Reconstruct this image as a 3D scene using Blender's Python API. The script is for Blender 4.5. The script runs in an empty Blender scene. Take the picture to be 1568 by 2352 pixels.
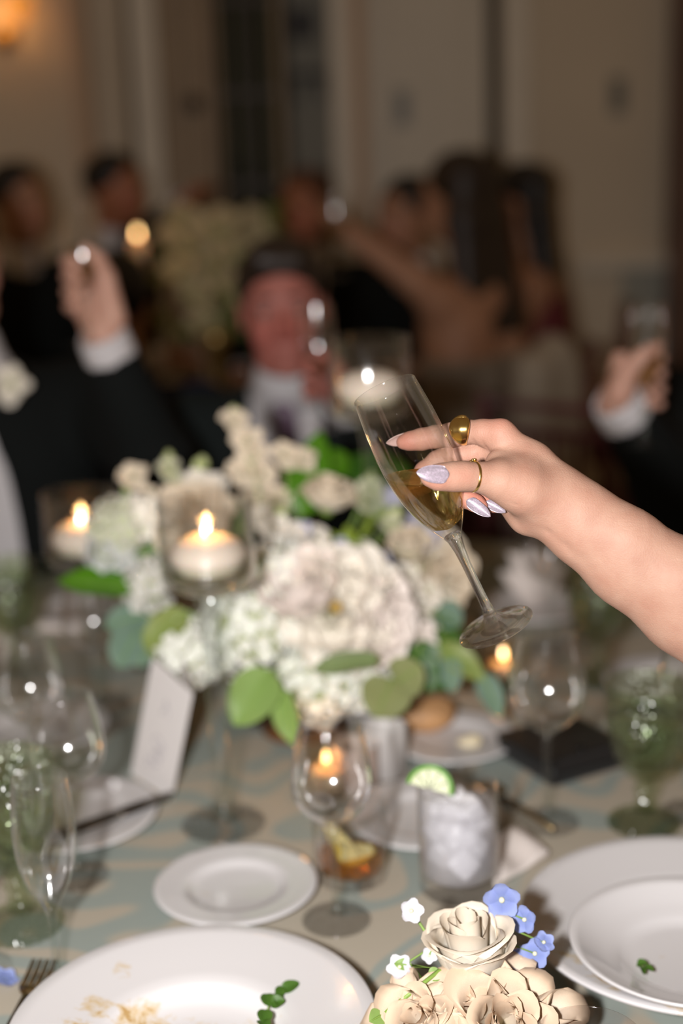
import bpy, math, random
import numpy as np
from mathutils import Vector, Matrix

random.seed(7)
rng = np.random.default_rng(7)
SC = bpy.context.scene
COL = SC.collection

# ------------------------------------------------------------------ camera
W, H, F = 1568, 2352, 3267.0
PITCH, ROLL = math.radians(14.5), math.radians(2.0)
CAM = Vector((0.0, 0.0, 1.48))
FWD = Vector((0, math.cos(PITCH), -math.sin(PITCH)))
UP0 = Vector((0, math.sin(PITCH), math.cos(PITCH)))
RT0 = Vector((1, 0, 0))
UPV = UP0 * math.cos(ROLL) + RT0 * math.sin(ROLL)
RTV = RT0 * math.cos(ROLL) - UP0 * math.sin(ROLL)
FOCUS = 1.085
cd = bpy.data.cameras.new('camera')
cam = bpy.data.objects.new('camera', cd)
COL.objects.link(cam)
cam.matrix_world = Matrix(((RTV.x, UPV.x, -FWD.x, CAM.x), (RTV.y, UPV.y, -FWD.y, CAM.y),
                           (RTV.z, UPV.z, -FWD.z, CAM.z), (0, 0, 0, 1)))
cd.sensor_fit = 'VERTICAL'
cd.sensor_height = 36.0
cd.lens = F * 36.0 / H
cd.clip_start = 0.05
cd.dof.use_dof = True
cd.dof.focus_distance = FOCUS
cd.dof.aperture_fstop = 1.9
SC.camera = cam

# ------------------------------------------------------------------ world, flash, exposure
world = bpy.data.worlds.new('world')
SC.world = world
world.use_nodes = True
world.node_tree.nodes['Background'].inputs[0].default_value = (1.0, 0.62, 0.32, 1)
world.node_tree.nodes['Background'].inputs[1].default_value = 0.125
fl = bpy.data.lights.new('camera_flash_offscreen', 'AREA')
fl.shape = 'RECTANGLE'
fl.size, fl.size_y = 0.045, 0.07
fl.energy = 31.0
fl.color = (1.0, 0.97, 0.955)
flo = bpy.data.objects.new('camera_flash_offscreen', fl)
COL.objects.link(flo)
flo.location = CAM + RTV * -0.15 + UPV * 0.01 + FWD * 0.03
flo.rotation_euler = cam.matrix_world.to_euler()
SC.view_settings.view_transform = 'Standard'
SC.view_settings.look = 'None'
SC.view_settings.gamma = 1.0
SC.view_settings.use_curve_mapping = False
SC.view_settings.exposure = 0.0
SC.cycles.transparent_max_bounces = 40
SC.cycles.max_bounces = 12
SC.cycles.transmission_bounces = 12
SC.cycles.caustics_reflective = False
SC.cycles.caustics_refractive = False

# ------------------------------------------------------------------ pixel helpers (a pixel is a direction; depth from what it touches)
TZ = 0.75
def ray(x, y):
    return FWD + RTV * ((x - W / 2) / F) - UPV * ((y - H / 2) / F)
def P(x, y, D):
    return CAM + ray(x, y) * D
def T(x, y, z=TZ):
    r = ray(x, y)
    return CAM + r * ((z - CAM.z) / r.z)
def onY(x, y, Y):
    r = ray(x, y)
    return CAM + r * ((Y - CAM.y) / r.y)

# ------------------------------------------------------------------ materials
MATS = {}
def mat(name, col=(.8, .8, .8), rough=.5, metal=0., spec=.5, bump=0., bscale=200., var=0., vscale=8., sss=0., sheen=0., emit=None, estr=0., trans=0., coat=0.):
    if name in MATS: return MATS[name]
    m = bpy.data.materials.new(name); m.use_nodes = True
    nt = m.node_tree; b = nt.nodes['Principled BSDF']
    b.inputs['Base Color'].default_value = (*col, 1)
    b.inputs['Roughness'].default_value = rough
    b.inputs['Metallic'].default_value = metal
    b.inputs['Specular IOR Level'].default_value = spec
    if sss:
        b.inputs['Subsurface Weight'].default_value = sss
        b.inputs['Subsurface Radius'].default_value = (.010, .004, .002)
        b.inputs['Subsurface Scale'].default_value = 1.0
    if sheen: b.inputs['Sheen Weight'].default_value = sheen
    if coat: b.inputs['Coat Weight'].default_value = coat
    if trans: b.inputs['Transmission Weight'].default_value = trans
    if emit:
        b.inputs['Emission Color'].default_value = (*emit, 1)
        b.inputs['Emission Strength'].default_value = estr
    tc = nt.nodes.new('ShaderNodeTexCoord')
    if var:
        n = nt.nodes.new('ShaderNodeTexNoise'); n.inputs['Scale'].default_value = vscale
        n.inputs['Detail'].default_value = 4
        nt.links.new(tc.outputs['Object'], n.inputs['Vector'])
        r = nt.nodes.new('ShaderNodeValToRGB')
        r.color_ramp.elements[0].position = .3; r.color_ramp.elements[1].position = .7
        r.color_ramp.elements[0].color = (*[max(0, c * (1 - var)) for c in col], 1)
        r.color_ramp.elements[1].color = (*[min(1, c * (1 + var)) for c in col], 1)
        nt.links.new(n.outputs['Fac'], r.inputs['Fac'])
        nt.links.new(r.outputs['Color'], b.inputs['Base Color'])
    if bump:
        n = nt.nodes.new('ShaderNodeTexNoise'); n.inputs['Scale'].default_value = bscale
        nt.links.new(tc.outputs['Object'], n.inputs['Vector'])
        bp = nt.nodes.new('ShaderNodeBump'); bp.inputs['Strength'].default_value = bump
        bp.inputs['Distance'].default_value = .002
        nt.links.new(n.outputs['Fac'], bp.inputs['Height'])
        nt.links.new(bp.outputs['Normal'], b.inputs['Normal'])
    MATS[name] = m
    return m

def thin_glass(name, tint=(.98, .98, .98), ior=1.5, bump=0., bscale=60., kind='noise', edge=.8, gr=.12, power=2.6, refr=0.):
    """clear thin-walled glass: straight-through transmission plus Fresnel mirror"""
    if name in MATS: return MATS[name]
    m = bpy.data.materials.new(name); m.use_nodes = True
    nt = m.node_tree; nt.nodes.remove(nt.nodes['Principled BSDF'])
    out = nt.nodes['Material Output']
    tr = nt.nodes.new('ShaderNodeBsdfTransparent'); tr.inputs[0].default_value = (*tint, 1)
    gl = nt.nodes.new('ShaderNodeBsdfGlossy'); gl.inputs['Roughness'].default_value = gr
    gl.inputs[0].default_value = (1, 1, 1, 1)
    fr = nt.nodes.new('ShaderNodeLayerWeight'); fr.inputs['Blend'].default_value = .5
    pw = nt.nodes.new('ShaderNodeMath'); pw.operation = 'POWER'; nt.links.new(fr.outputs['Facing'], pw.inputs[0]); pw.inputs[1].default_value = power
    f0 = ((ior - 1) / (ior + 1)) ** 2
    sl = nt.nodes.new('ShaderNodeMath'); sl.operation = 'MULTIPLY_ADD'; nt.links.new(pw.outputs[0], sl.inputs[0]); sl.inputs[1].default_value = (1 - f0) * edge; sl.inputs[2].default_value = f0
    mx = nt.nodes.new('ShaderNodeMixShader')
    nt.links.new(sl.outputs[0], mx.inputs[0]); nt.links.new(tr.outputs[0], mx.inputs[1]); nt.links.new(gl.outputs[0], mx.inputs[2])
    if bump:
        tc = nt.nodes.new('ShaderNodeTexCoord')
        if kind == 'noise':
            n = nt.nodes.new('ShaderNodeTexNoise'); o = n.outputs['Fac']
        else:
            n = nt.nodes.new('ShaderNodeTexVoronoi'); o = n.outputs['Distance']
        n.inputs['Scale'].default_value = bscale
        nt.links.new(tc.outputs['Object'], n.inputs['Vector'])
        bp = nt.nodes.new('ShaderNodeBump'); bp.inputs['Strength'].default_value = bump; bp.inputs['Distance'].default_value = .004
        nt.links.new(o, bp.inputs['Height'])
        nt.links.new(bp.outputs['Normal'], gl.inputs['Normal']); nt.links.new(bp.outputs['Normal'], fr.inputs['Normal'])
    res = mx
    if refr:
        gb = nt.nodes.new('ShaderNodeBsdfGlass'); gb.inputs['IOR'].default_value = 1.45; gb.inputs['Roughness'].default_value = 0.
        res = nt.nodes.new('ShaderNodeMixShader'); res.inputs[0].default_value = refr
        nt.links.new(mx.outputs[0], res.inputs[1]); nt.links.new(gb.outputs[0], res.inputs[2])
    nt.links.new(res.outputs[0], out.inputs['Surface'])
    MATS[name] = m
    return m

def glass(name, col=(1, 1, 1), ior=1.46, rough=0.):
    if name in MATS: return MATS[name]
    m = bpy.data.materials.new(name); m.use_nodes = True
    nt = m.node_tree; nt.nodes.remove(nt.nodes['Principled BSDF'])
    g = nt.nodes.new('ShaderNodeBsdfGlass'); g.inputs['Color'].default_value = (*col, 1)
    g.inputs['IOR'].default_value = ior; g.inputs['Roughness'].default_value = rough
    nt.links.new(g.outputs[0], nt.nodes['Material Output'].inputs['Surface'])
    MATS[name] = m
    return m

def petal_mat(name, col, col2, trans=.3):
    """petal: diffuse + translucent, colour runs from base to tip of each petal and is faintly mottled"""
    if name in MATS: return MATS[name]
    m = bpy.data.materials.new(name); m.use_nodes = True
    nt = m.node_tree; b = nt.nodes['Principled BSDF']; out = nt.nodes['Material Output']
    b.inputs['Roughness'].default_value = .6; b.inputs['Specular IOR Level'].default_value = .25
    uv = nt.nodes.new('ShaderNodeUVMap')
    sep = nt.nodes.new('ShaderNodeSeparateXYZ'); nt.links.new(uv.outputs[0], sep.inputs[0])
    tc = nt.nodes.new('ShaderNodeTexCoord')
    n = nt.nodes.new('ShaderNodeTexNoise'); n.inputs['Scale'].default_value = 70; n.inputs['Detail'].default_value = 5
    nt.links.new(tc.outputs['Object'], n.inputs['Vector'])
    ad = nt.nodes.new('ShaderNodeMath'); ad.operation = 'MULTIPLY_ADD'
    nt.links.new(n.outputs['Fac'], ad.inputs[0]); ad.inputs[1].default_value = .35; nt.links.new(sep.outputs['Y'], ad.inputs[2])
    r = nt.nodes.new('ShaderNodeValToRGB')
    r.color_ramp.elements[0].position = .55; r.color_ramp.elements[0].color = (*col, 1)
    r.color_ramp.elements[1].position = 1.0; r.color_ramp.elements[1].color = (*col2, 1)
    e = r.color_ramp.elements.new(.2); e.color = (*[c * f for c, f in zip(col, (.93, .97, .82))], 1)
    nt.links.new(ad.outputs[0], r.inputs['Fac'])
    nt.links.new(r.outputs['Color'], b.inputs['Base Color'])
    w = nt.nodes.new('ShaderNodeTexNoise'); w.inputs['Scale'].default_value = 160
    nt.links.new(tc.outputs['Object'], w.inputs['Vector'])
    bp = nt.nodes.new('ShaderNodeBump'); bp.inputs['Strength'].default_value = .25; bp.inputs['Distance'].default_value = .001
    nt.links.new(w.outputs['Fac'], bp.inputs['Height']); nt.links.new(bp.outputs['Normal'], b.inputs['Normal'])
    t = nt.nodes.new('ShaderNodeBsdfTranslucent'); nt.links.new(r.outputs['Color'], t.inputs[0])
    mx = nt.nodes.new('ShaderNodeMixShader'); mx.inputs[0].default_value = trans
    nt.links.new(b.outputs[0], mx.inputs[1]); nt.links.new(t.outputs[0], mx.inputs[2])
    nt.links.new(mx.outputs[0], out.inputs['Surface'])
    MATS[name] = m
    return m

# ------------------------------------------------------------------ object helpers
def tag(o, label=None, cat=None, group=None, kind=None):
    if label: o['label'] = label
    if cat: o['category'] = cat
    if group: o['group'] = group
    if kind: o['kind'] = kind
    return o
def empty(name, loc=(0, 0, 0), rot=None, label=None, cat=None, group=None, kind=None):
    o = bpy.data.objects.new(name, None); COL.objects.link(o)
    o.empty_display_size = .02
    o.location = loc
    if rot is not None: o.rotation_euler = rot
    return tag(o, label, cat, group, kind)
def link(name, me, m=None, parent=None, loc=None, rot=None, scale=None):
    o = bpy.data.objects.new(name, me); COL.objects.link(o)
    if m is not None and len(me.materials) == 0: me.materials.append(m)
    if parent is not None: o.parent = parent
    if loc is not None: o.location = loc
    if rot is not None: o.rotation_euler = rot
    if scale is not None: o.scale = scale if hasattr(scale, '__len__') else (scale,) * 3
    return o
def smooth(me):
    me.polygons.foreach_set('use_smooth', [True] * len(me.polygons)); me.update(); return me
def pymesh(name, v, f, sm=True, uv=None):
    me = bpy.data.meshes.new(name); me.from_pydata([tuple(p) for p in v], [], f)
    if uv is not None:
        l = me.uv_layers.new(name='UVMap')
        vi = np.empty(len(me.loops), dtype=np.int32); me.loops.foreach_get('vertex_index', vi)
        l.data.foreach_set('uv', np.asarray(uv, dtype=np.float32)[vi].ravel())
    if sm: smooth(me)
    me.update()
    return me
def join(*parts):
    """join (verts, faces) pieces of ONE part"""
    V, Fc = [], []
    for v, f in parts:
        o = len(V); V += [tuple(p) for p in v]; Fc += [tuple(i + o for i in q) for q in f]
    return V, Fc
def lathe(prof, n=48, flute=None):
    """revolve (r,z) profile; flute(angle, r, z)->radius multiplier"""
    V, Fc, rows = [], [], []
    for r, z in prof:
        if r < 1e-6:
            rows.append([len(V)]); V.append((0, 0, z))
        else:
            row = []
            for k in range(n):
                a = 2 * math.pi * k / n
                rr = r * (flute(a, r, z) if flute else 1)
                row.append(len(V)); V.append((rr * math.cos(a), rr * math.sin(a), z))
            rows.append(row)
    for a, b in zip(rows[:-1], rows[1:]):
        if len(a) == 1 and len(b) == 1: continue
        for k in range(n):
            k2 = (k + 1) % n
            if len(a) == 1: Fc.append((a[0], b[k2], b[k]))
            elif len(b) == 1: Fc.append((a[k], a[k2], b[0]))
            else: Fc.append((a[k], a[k2], b[k2], b[k]))
    return V, Fc
def box(x0, x1, y0, y1, z0, z1):
    v = [(x, y, z) for z in (z0, z1) for y in (y0, y1) for x in (x0, x1)]
    f = [(0, 2, 3, 1), (4, 5, 7, 6), (0, 1, 5, 4), (2, 6, 7, 3), (0, 4, 6, 2), (1, 3, 7, 5)]
    return v, f
def tube(pts, rad, n=8, cap=True):
    pts = [Vector(p) for p in pts]
    if not hasattr(rad, '__len__'): rad = [rad] * len(pts)
    V, Fc = [], []
    ref = Vector((0, 0, 1))
    t0 = (pts[1] - pts[0]).normalized()
    if abs(t0.dot(ref)) > .9: ref = Vector((1, 0, 0))
    nx = t0.cross(ref).normalized()
    for i, p in enumerate(pts):
        t = (pts[min(i + 1, len(pts) - 1)] - pts[max(i - 1, 0)]).normalized()
        nx = (nx - t * nx.dot(t)).normalized(); ny = t.cross(nx)
        for k in range(n):
            a = 2 * math.pi * k / n
            V.append(tuple(p + (nx * math.cos(a) + ny * math.sin(a)) * rad[i]))
    for i in range(len(pts) - 1):
        for k in range(n):
            k2 = (k + 1) % n
            Fc.append((i * n + k, i * n + k2, (i + 1) * n + k2, (i + 1) * n + k))
    if cap:
        Fc.append(tuple(range(n))[::-1]); Fc.append(tuple(range((len(pts) - 1) * n, len(pts) * n)))
    return V, Fc
def bez(p0, p1, p2, n=8):
    p0, p1, p2 = Vector(p0), Vector(p1), Vector(p2)
    return [(1 - t) ** 2 * p0 + 2 * t * (1 - t) * p1 + t * t * p2 for t in [i / n for i in range(n + 1)]]
def bevel(o, w, seg=2):
    b = o.modifiers.new('bevel', 'BEVEL'); b.width = w; b.segments = seg; b.limit_method = 'ANGLE'
    return o
def frame(zdir, xhint=None):
    """rotation matrix whose z is zdir"""
    z = Vector(zdir).normalized()
    x = Vector(xhint) if xhint is not None else Vector((1, 0, 0))
    if abs(x.normalized().dot(z)) > .95: x = Vector((0, 1, 0))
    x = (x - z * x.dot(z)).normalized(); y = z.cross(x)
    return Matrix((x, y, z)).transposed()

# ------------------------------------------------------------------ signed-distance mesher (continuous organic surfaces)
def smin(a, b, k):
    h = np.maximum(k - np.abs(a - b), 0.) / k
    return np.minimum(a, b) - h * h * k * .25
def axis_grid(lo, hi, coarse, fine=()):
    """coordinates from lo to hi, step coarse, refined inside the (a,b,h) intervals"""
    xs = [lo]; x = lo
    while x < hi:
        h = coarse
        for a, b, hf in fine:
            d = max(a - x, x - b, 0)
            h = min(h, hf + d * .35)
        x += h; xs.append(x)
    return np.array(xs, dtype=np.float64)
def C(a, b, ra, rb=None, k=.01):
    return ('c', np.array(a, float), np.array(b, float), ra, ra if rb is None else rb, k)
def E(c, r, R=None, k=.01):
    return ('e', np.array(c, float), np.array(r, float), np.eye(3) if R is None else np.array(R, float), None, k)
def prim_box(p, m):
    if p[0] == 'c':
        r = max(p[3], p[4]) + m
        return np.minimum(p[1], p[2]) - r, np.maximum(p[1], p[2]) + r
    r = max(p[2]) + m
    return p[1] - r, p[1] + r
def prim_eval(p, X, Y, Z):
    if p[0] == 'c':
        a, b = p[1], p[2]; ba = b - a; L = max(ba @ ba, 1e-12)
        t = np.clip(((X - a[0]) * ba[0] + (Y - a[1]) * ba[1] + (Z - a[2]) * ba[2]) / L, 0, 1)
        dx = X - a[0] - t * ba[0]; dy = Y - a[1] - t * ba[1]; dz = Z - a[2] - t * ba[2]
        return np.sqrt(dx * dx + dy * dy + dz * dz) - (p[3] + (p[4] - p[3]) * t)
    dx, dy, dz = X - p[1][0], Y - p[1][1], Z - p[1][2]
    R, r = p[3], p[2]
    q = [(R[0, i] * dx + R[1, i] * dy + R[2, i] * dz) for i in range(3)]
    k0 = np.sqrt(sum((q[i] / r[i]) ** 2 for i in range(3)) + 1e-12)
    k1 = np.sqrt(sum((q[i] / r[i] ** 2) ** 2 for i in range(3)) + 1e-12)
    return k0 * (k0 - 1) / k1
def field(groups, xs, ys, zs, cuts=(), creases=()):
    """groups: [(prims, kout)], the first is the base; the others join it but not one another"""
    shp = (len(xs), len(ys), len(zs)); BIG = 1.0
    def sub(lo, hi):
        s = []
        for ax, l, h in zip((xs, ys, zs), lo, hi):
            s.append(slice(max(0, np.searchsorted(ax, l) - 1), min(len(ax), np.searchsorted(ax, h) + 1)))
        return tuple(s)
    def grid(s):
        return xs[s[0]][:, None, None], ys[s[1]][None, :, None], zs[s[2]][None, None, :]
    def fill(prims):
        f = np.full(shp, BIG)
        for p in prims:
            s = sub(*prim_box(p, .03 + p[5]))
            d = prim_eval(p, *grid(s))
            f[s] = smin(f[s], d, p[5]) if p[5] > 0 else np.minimum(f[s], d)
        return f
    base = fill(groups[0][0]); out = base.copy()
    for prims, ko in groups[1:]:
        lo = np.min([prim_box(p, .03 + p[5])[0] for p in prims], axis=0); hi = np.max([prim_box(p, .03 + p[5])[1] for p in prims], axis=0)
        s = sub(lo, hi); g = grid(s)
        f = np.full(out[s].shape, BIG)
        for p in prims: f = smin(f, prim_eval(p, *g), max(p[5], 1e-4))
        out[s] = np.minimum(out[s], smin(base[s], f, ko))
    for p in cuts:
        s = sub(*prim_box(p, .03)); d = -prim_eval(p, *grid(s))
        out[s] = -smin(-out[s], -d, max(p[5], 1e-4))
    for a, b, amp, sig in creases:
        p = C(a, b, 0.); s = sub(*prim_box(p, sig * 3)); d = prim_eval(p, *grid(s))
        out[s] += amp * np.exp(-(d / sig) ** 2)
    return out
def surface_nets(f, xs, ys, zs):
    neg = f < 0
    cnt = np.zeros(tuple(n - 1 for n in f.shape), np.int8)
    for i in (0, 1):
        for j in (0, 1):
            for k in (0, 1):
                cnt += neg[i:i + cnt.shape[0], j:j + cnt.shape[1], k:k + cnt.shape[2]]
    act = (cnt > 0) & (cnt < 8)
    I, J, K = np.nonzero(act)
    vid = np.full(cnt.shape, -1, np.int64); vid[I, J, K] = np.arange(len(I))
    acc = np.zeros((len(I), 3)); num = np.zeros(len(I))
    cs = [(0, 0, 0), (1, 0, 0), (0, 1, 0), (1, 1, 0), (0, 0, 1), (1, 0, 1), (0, 1, 1), (1, 1, 1)]
    es = [(0, 1), (2, 3), (4, 5), (6, 7), (0, 2), (1, 3), (4, 6), (5, 7), (0, 4), (1, 5), (2, 6), (3, 7)]
    fv = [f[I + a, J + b, K + c] for a, b, c in cs]
    pos = [np.stack([xs[I + a], ys[J + b], zs[K + c]], 1) for a, b, c in cs]
    for a, b in es:
        m = (fv[a] < 0) != (fv[b] < 0)
        t = np.where(m, fv[a] / np.where(m, fv[a] - fv[b], 1), 0)
        acc += np.where(m[:, None], pos[a] + t[:, None] * (pos[b] - pos[a]), 0); num += m
    V = acc / np.maximum(num, 1)[:, None]
    Q = []
    for ax in range(3):
        s0 = [slice(None)] * 3; s1 = [slice(None)] * 3
        s0[ax] = slice(0, -1); s1[ax] = slice(1, None)
        ch = neg[tuple(s0)] != neg[tuple(s1)]
        i, j, k = np.nonzero(ch); inside = neg[tuple(s0)][i, j, k]
        idx = [i, j, k]; u, v = (ax + 1) % 3, (ax + 2) % 3
        ok = (idx[u] > 0) & (idx[v] > 0) & (idx[u] < f.shape[u] - 1) & (idx[v] < f.shape[v] - 1)
        idx = [q[ok] for q in idx]; inside = inside[ok]
        def cell(du, dv):
            c = [q.copy() for q in idx]; c[u] -= du; c[v] -= dv
            return vid[c[0], c[1], c[2]]
        q = np.stack([cell(1, 1), cell(0, 1), cell(0, 0), cell(1, 0)], 1)
        q[~inside] = q[~inside][:, ::-1]
        Q.append(q)
    return V, np.concatenate(Q)
def np_mesh(name, V, Q, attr=None):
    me = bpy.data.meshes.new(name)
    me.vertices.add(len(V)); me.vertices.foreach_set('co', np.asarray(V, np.float32).ravel())
    me.loops.add(len(Q) * 4); me.loops.foreach_set('vertex_index', np.asarray(Q, np.int32).ravel())
    me.polygons.add(len(Q)); me.polygons.foreach_set('loop_start', np.arange(0, len(Q) * 4, 4, dtype=np.int32))
    me.update(calc_edges=True); me.validate()
    if attr:
        for k, v in attr.items():
            a = me.attributes.new(k, 'FLOAT', 'POINT'); a.data.foreach_set('value', np.asarray(v, np.float32))
    return smooth(me)
def sdf_mesh(name, groups, h, fine=((), (), ()), cuts=(), creases=(), clip=None, pad=.03):
    allp = [p for g, _ in groups for p in g]
    lo = np.min([prim_box(p, pad)[0] for p in allp], axis=0); hi = np.max([prim_box(p, pad)[1] for p in allp], axis=0)
    ax = [axis_grid(lo[i], hi[i], h, fine[i]) for i in range(3)]
    f = field(groups, *ax, cuts=cuts, creases=creases)
    if clip is not None:
        f = np.maximum(f, clip(ax[0][:, None, None], ax[1][None, :, None], ax[2][None, None, :]))
    V, Q = surface_nets(f, *ax)
    return V, Q
# ================================================================== THE SETTING
WY = 6.0
def XW(px, Y=WY): return onY(px, 200, Y).x
m_wall = mat('cream_paint', (.66, .57, .44), .75, var=.05, vscale=2.)
m_trimw = mat('white_trim_paint', (.72, .66, .55), .5, var=.03)
m_door = mat('off_white_door_paint', (.68, .63, .53), .55, var=.03)
m_brown = mat('brown_door_paint', (.34, .25, .16), .55, var=.08)
m_dark = mat('dark_stained_wood', (.045, .028, .016), .5, var=.2, vscale=12)
m_plate = mat('grey_switch_plate', (.25, .24, .2), .4)
m_knob = mat('aged_bronze', (.06, .045, .035), .4, .9)
m_floor = mat('brown_carpet', (.10, .06, .035), .95, bump=.6, bscale=300, var=.25, vscale=20)

v, f = box(-4.5, 4.5, -2.0, 8.2, -.05, 0)
tag(link('floor', pymesh('floor', v, f, False), m_floor), kind='structure')
ox0, ox1, oz = XW(482), XW(764), 2.45
tag(link('wall_left', pymesh('wall_left', *box(-4.5, XW(290), WY, WY + .12, 0, 3.2), False), m_wall), kind='structure')
v, f = join(box(XW(311), ox0, WY, WY + .12, 0, 3.2), box(ox1, XW(1119), WY, WY + .12, 0, 3.2), box(XW(1150), 4.5, WY, WY + .12, 0, 3.2), box(ox0, ox1, WY, WY + .12, oz, 3.2))
tag(link('wall_back', pymesh('wall_back', v, f, False), m_wall), kind='structure')
v, f = join(box(-1.6, 1.6, 7.5, 7.6, 0, 3.2), box(-1.6, -1.5, WY + .12, 7.5, 0, 3.2), box(1.5, 1.6, WY + .12, 7.5, 0, 3.2), box(-1.6, 1.6, WY + .12, 7.6, 3.2, 3.25))
tag(link('wall_corridor', pymesh('wall_corridor', v, f, False), m_wall), kind='structure')

def slab(name, px0, px1, z0, z1, d, m, kind='structure', parent=None, y=WY):
    v, f = box(XW(px0, y), XW(px1, y), y - d, y + .01, z0, z1)
    o = link(name, pymesh(name, v, f, False), m, parent)
    if parent is None: tag(o, kind=kind)
    return bevel(o, .006)
slab('trim_1', 176, 214, 0, 3.1, .10, mat('tan_pilaster_and_shade_paint', (.56, .40, .27), .6))
slab('trim_3', 311, 371, 0, 3.1, .08, m_trimw)
slab('trim_4', 760, 836, 0, 3.1, .09, m_trimw)
slab('trim_casing_shade', 808, 838, 0, 3.1, .12, mat('tan_pilaster_and_shade_paint'))  # tan strip over the white casing: its shading put in as colour
slab('trim_7', 1150, 1212, 0, 3.1, .08, m_trimw)
slab('trim_8', 1534, 1640, 0, 3.1, .12, mat('walnut_pilaster', (.13, .07, .045), .5, var=.2, vscale=6))
# panelled doors
def panel_door(name, px0, px1, m, knob=None, d=.04):
    x0, x1 = XW(px0), XW(px1)
    o = link(name, pymesh(name, *box(x0, x1, WY - d, WY + .005, 0.01, 2.9), False), m)
    tag(o, kind='structure'); bevel(o, .004)
    w = x1 - x0
    for z0, z1 in ((.15, .85), (.98, 2.75)):
        p = link('door_panel', pymesh('door_panel', *box(x0 + w * .18, x1 - w * .18, WY - d - .012, WY - d + .004, z0, z1), False), m, o)
        bevel(p, .01)
    if knob:
        k = onY(knob[0], knob[1], WY - d - .03)
        kv = lathe([(0, 0), (.035, 0), (.035, .006), (.012, .012), (.012, .03), (.03, .042), (.033, .055), (.02, .07), (0, .072)], 20)
        link('door_knob', pymesh('door_knob', *kv), m_knob, o, loc=(k.x, k.y + .03, k.z), rot=(math.pi / 2, 0, 0))
    return o
panel_door('door_1', 373, 428, m_brown)
panel_door('door_2', 432, 484, mat('brown_door_paint'), knob=(445, 238))
panel_door('door_3', 840, 1116, m_door)
# glazed leaf standing in the opening: frame, muntins and panes
gl = empty('window_1', (0, 0, 0), kind='structure')
gx0, gx1 = ox0 + .01, XW(648)
mg = thin_glass('dark_pane_glass', (.55, .62, .5), 1.35, gr=.02, edge=.2)
n_c, n_r = 3, 6
zs_ = [.25 + i * .36 for i in range(n_r + 1)]
xs_ = [gx0 + (gx1 - gx0) * (.1 + .8 * i / n_c) for i in range(n_c + 1)]
link('window_frame', pymesh('window_frame', *join(box(gx0, xs_[0], WY + .02, WY + .07, 0, 2.44), box(xs_[-1], gx1, WY + .02, WY + .07, 0, 2.44),
     box(xs_[0], xs_[-1], WY + .02, WY + .07, 0, zs_[0]), box(xs_[0], xs_[-1], WY + .02, WY + .07, zs_[-1], 2.44)), False), m_brown, gl)
for x in xs_[1:-1]: link('muntin', pymesh('muntin', *box(x - .012, x + .012, WY + .03, WY + .06, zs_[0], zs_[-1]), False), mat('dark_stained_wood'), gl)
for z in zs_[1:-1]: link('muntin', pymesh('muntin', *box(xs_[0], xs_[-1], WY + .032, WY + .058, z - .012, z + .012), False), mat('dark_stained_wood'), gl)
pm = pymesh('pane', *box(-.5, .5, -.003, .003, -.5, .5), False)
for i in range(n_c):
    for j in range(n_r):
        link('pane', pm, mg, gl, loc=((xs_[i] + xs_[i + 1]) / 2, WY + .045, (zs_[j] + zs_[j + 1]) / 2), scale=(xs_[i + 1] - xs_[i], 1, zs_[j + 1] - zs_[j]))
# framed things seen in the dark corridor
for (a, b, c, d, nm, lb, m) in ((664, 722, 20, 92, 'picture_frame', 'small dark red picture hanging in the dim corridor', mat('dark_red_print', (.05, .012, .01), .5)),
                                (672, 752, 140, 180, 'wall_shelf', 'black wall shelf in the dim corridor below the red picture', m_dark)):
    p0, p1 = onY(a, c, 7.46), onY(b, d, 7.46)
    o = empty(nm, ((p0.x + p1.x) / 2, 7.45, p1.z), label=lb, cat='picture' if 'pic' in nm else 'shelf')
    w, h = (p1.x - p0.x) / 2, p0.z - p1.z
    if 'pic' in nm:
        link('frame', pymesh('frame', *join(box(-w, w, -.03, .045, 0, .03), box(-w, w, -.03, .045, h - .03, h), box(-w, -w + .03, -.03, .045, .03, h - .03), box(w - .03, w, -.03, .045, .03, h - .03)), False), m_dark, o)
        link('picture', pymesh('picture', *box(-w + .028, w - .028, -.01, .045, .028, h - .028), False), m, o)
    else:
        link('board', pymesh('board', *box(-w, w, -.16, .05, 0, .03), False), m, o)
        for s in (-w * .7, w * .7): link('bracket', pymesh('bracket', *box(s - .015, s + .015, -.14, .05, -.1, 0), False), m, o)
# switch plates on the wall
for px, py, lb in ((922, 250, 'small grey wall plate on the white panel door'), (1418, 220, 'small grey wall plate on the cream wall beside the walnut pilaster')):
    p = onY(px, py, WY)
    yy = WY - (.045 if px < 1000 else 0)
    o = empty('switch_plate', (p.x, yy, p.z - .07), label=lb, cat='wall plate')
    bevel(link('cover', pymesh('cover', *box(-.032, .032, -.012, .002, 0, .145), False), m_plate, o), .003)
    link('rocker', pymesh('rocker', *box(-.014, .014, -.018, -.008, .04, .105), False), mat('dark_rocker', (.12, .11, .1), .4), o)
# low wainscot and rail on the right
zr = onY(1480, 585, WY).z
tag(link('trim_9', pymesh('trim_9', *box(XW(1330), XW(1536), WY - .05, WY, zr - .05, zr), False), m_trimw), kind='structure')
tag(link('trim_10', pymesh('trim_10', *box(XW(1436), XW(1536), WY - .03, WY, 0, zr - .05), False), mat('blue_grey_wainscot', (.36, .37, .33), .6)), kind='structure')
tag(link('baseboard_back', pymesh('baseboard_back', *box(-4.5, XW(176), WY - .02, WY, 0, .14), False), m_trimw), kind='structure')
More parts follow.
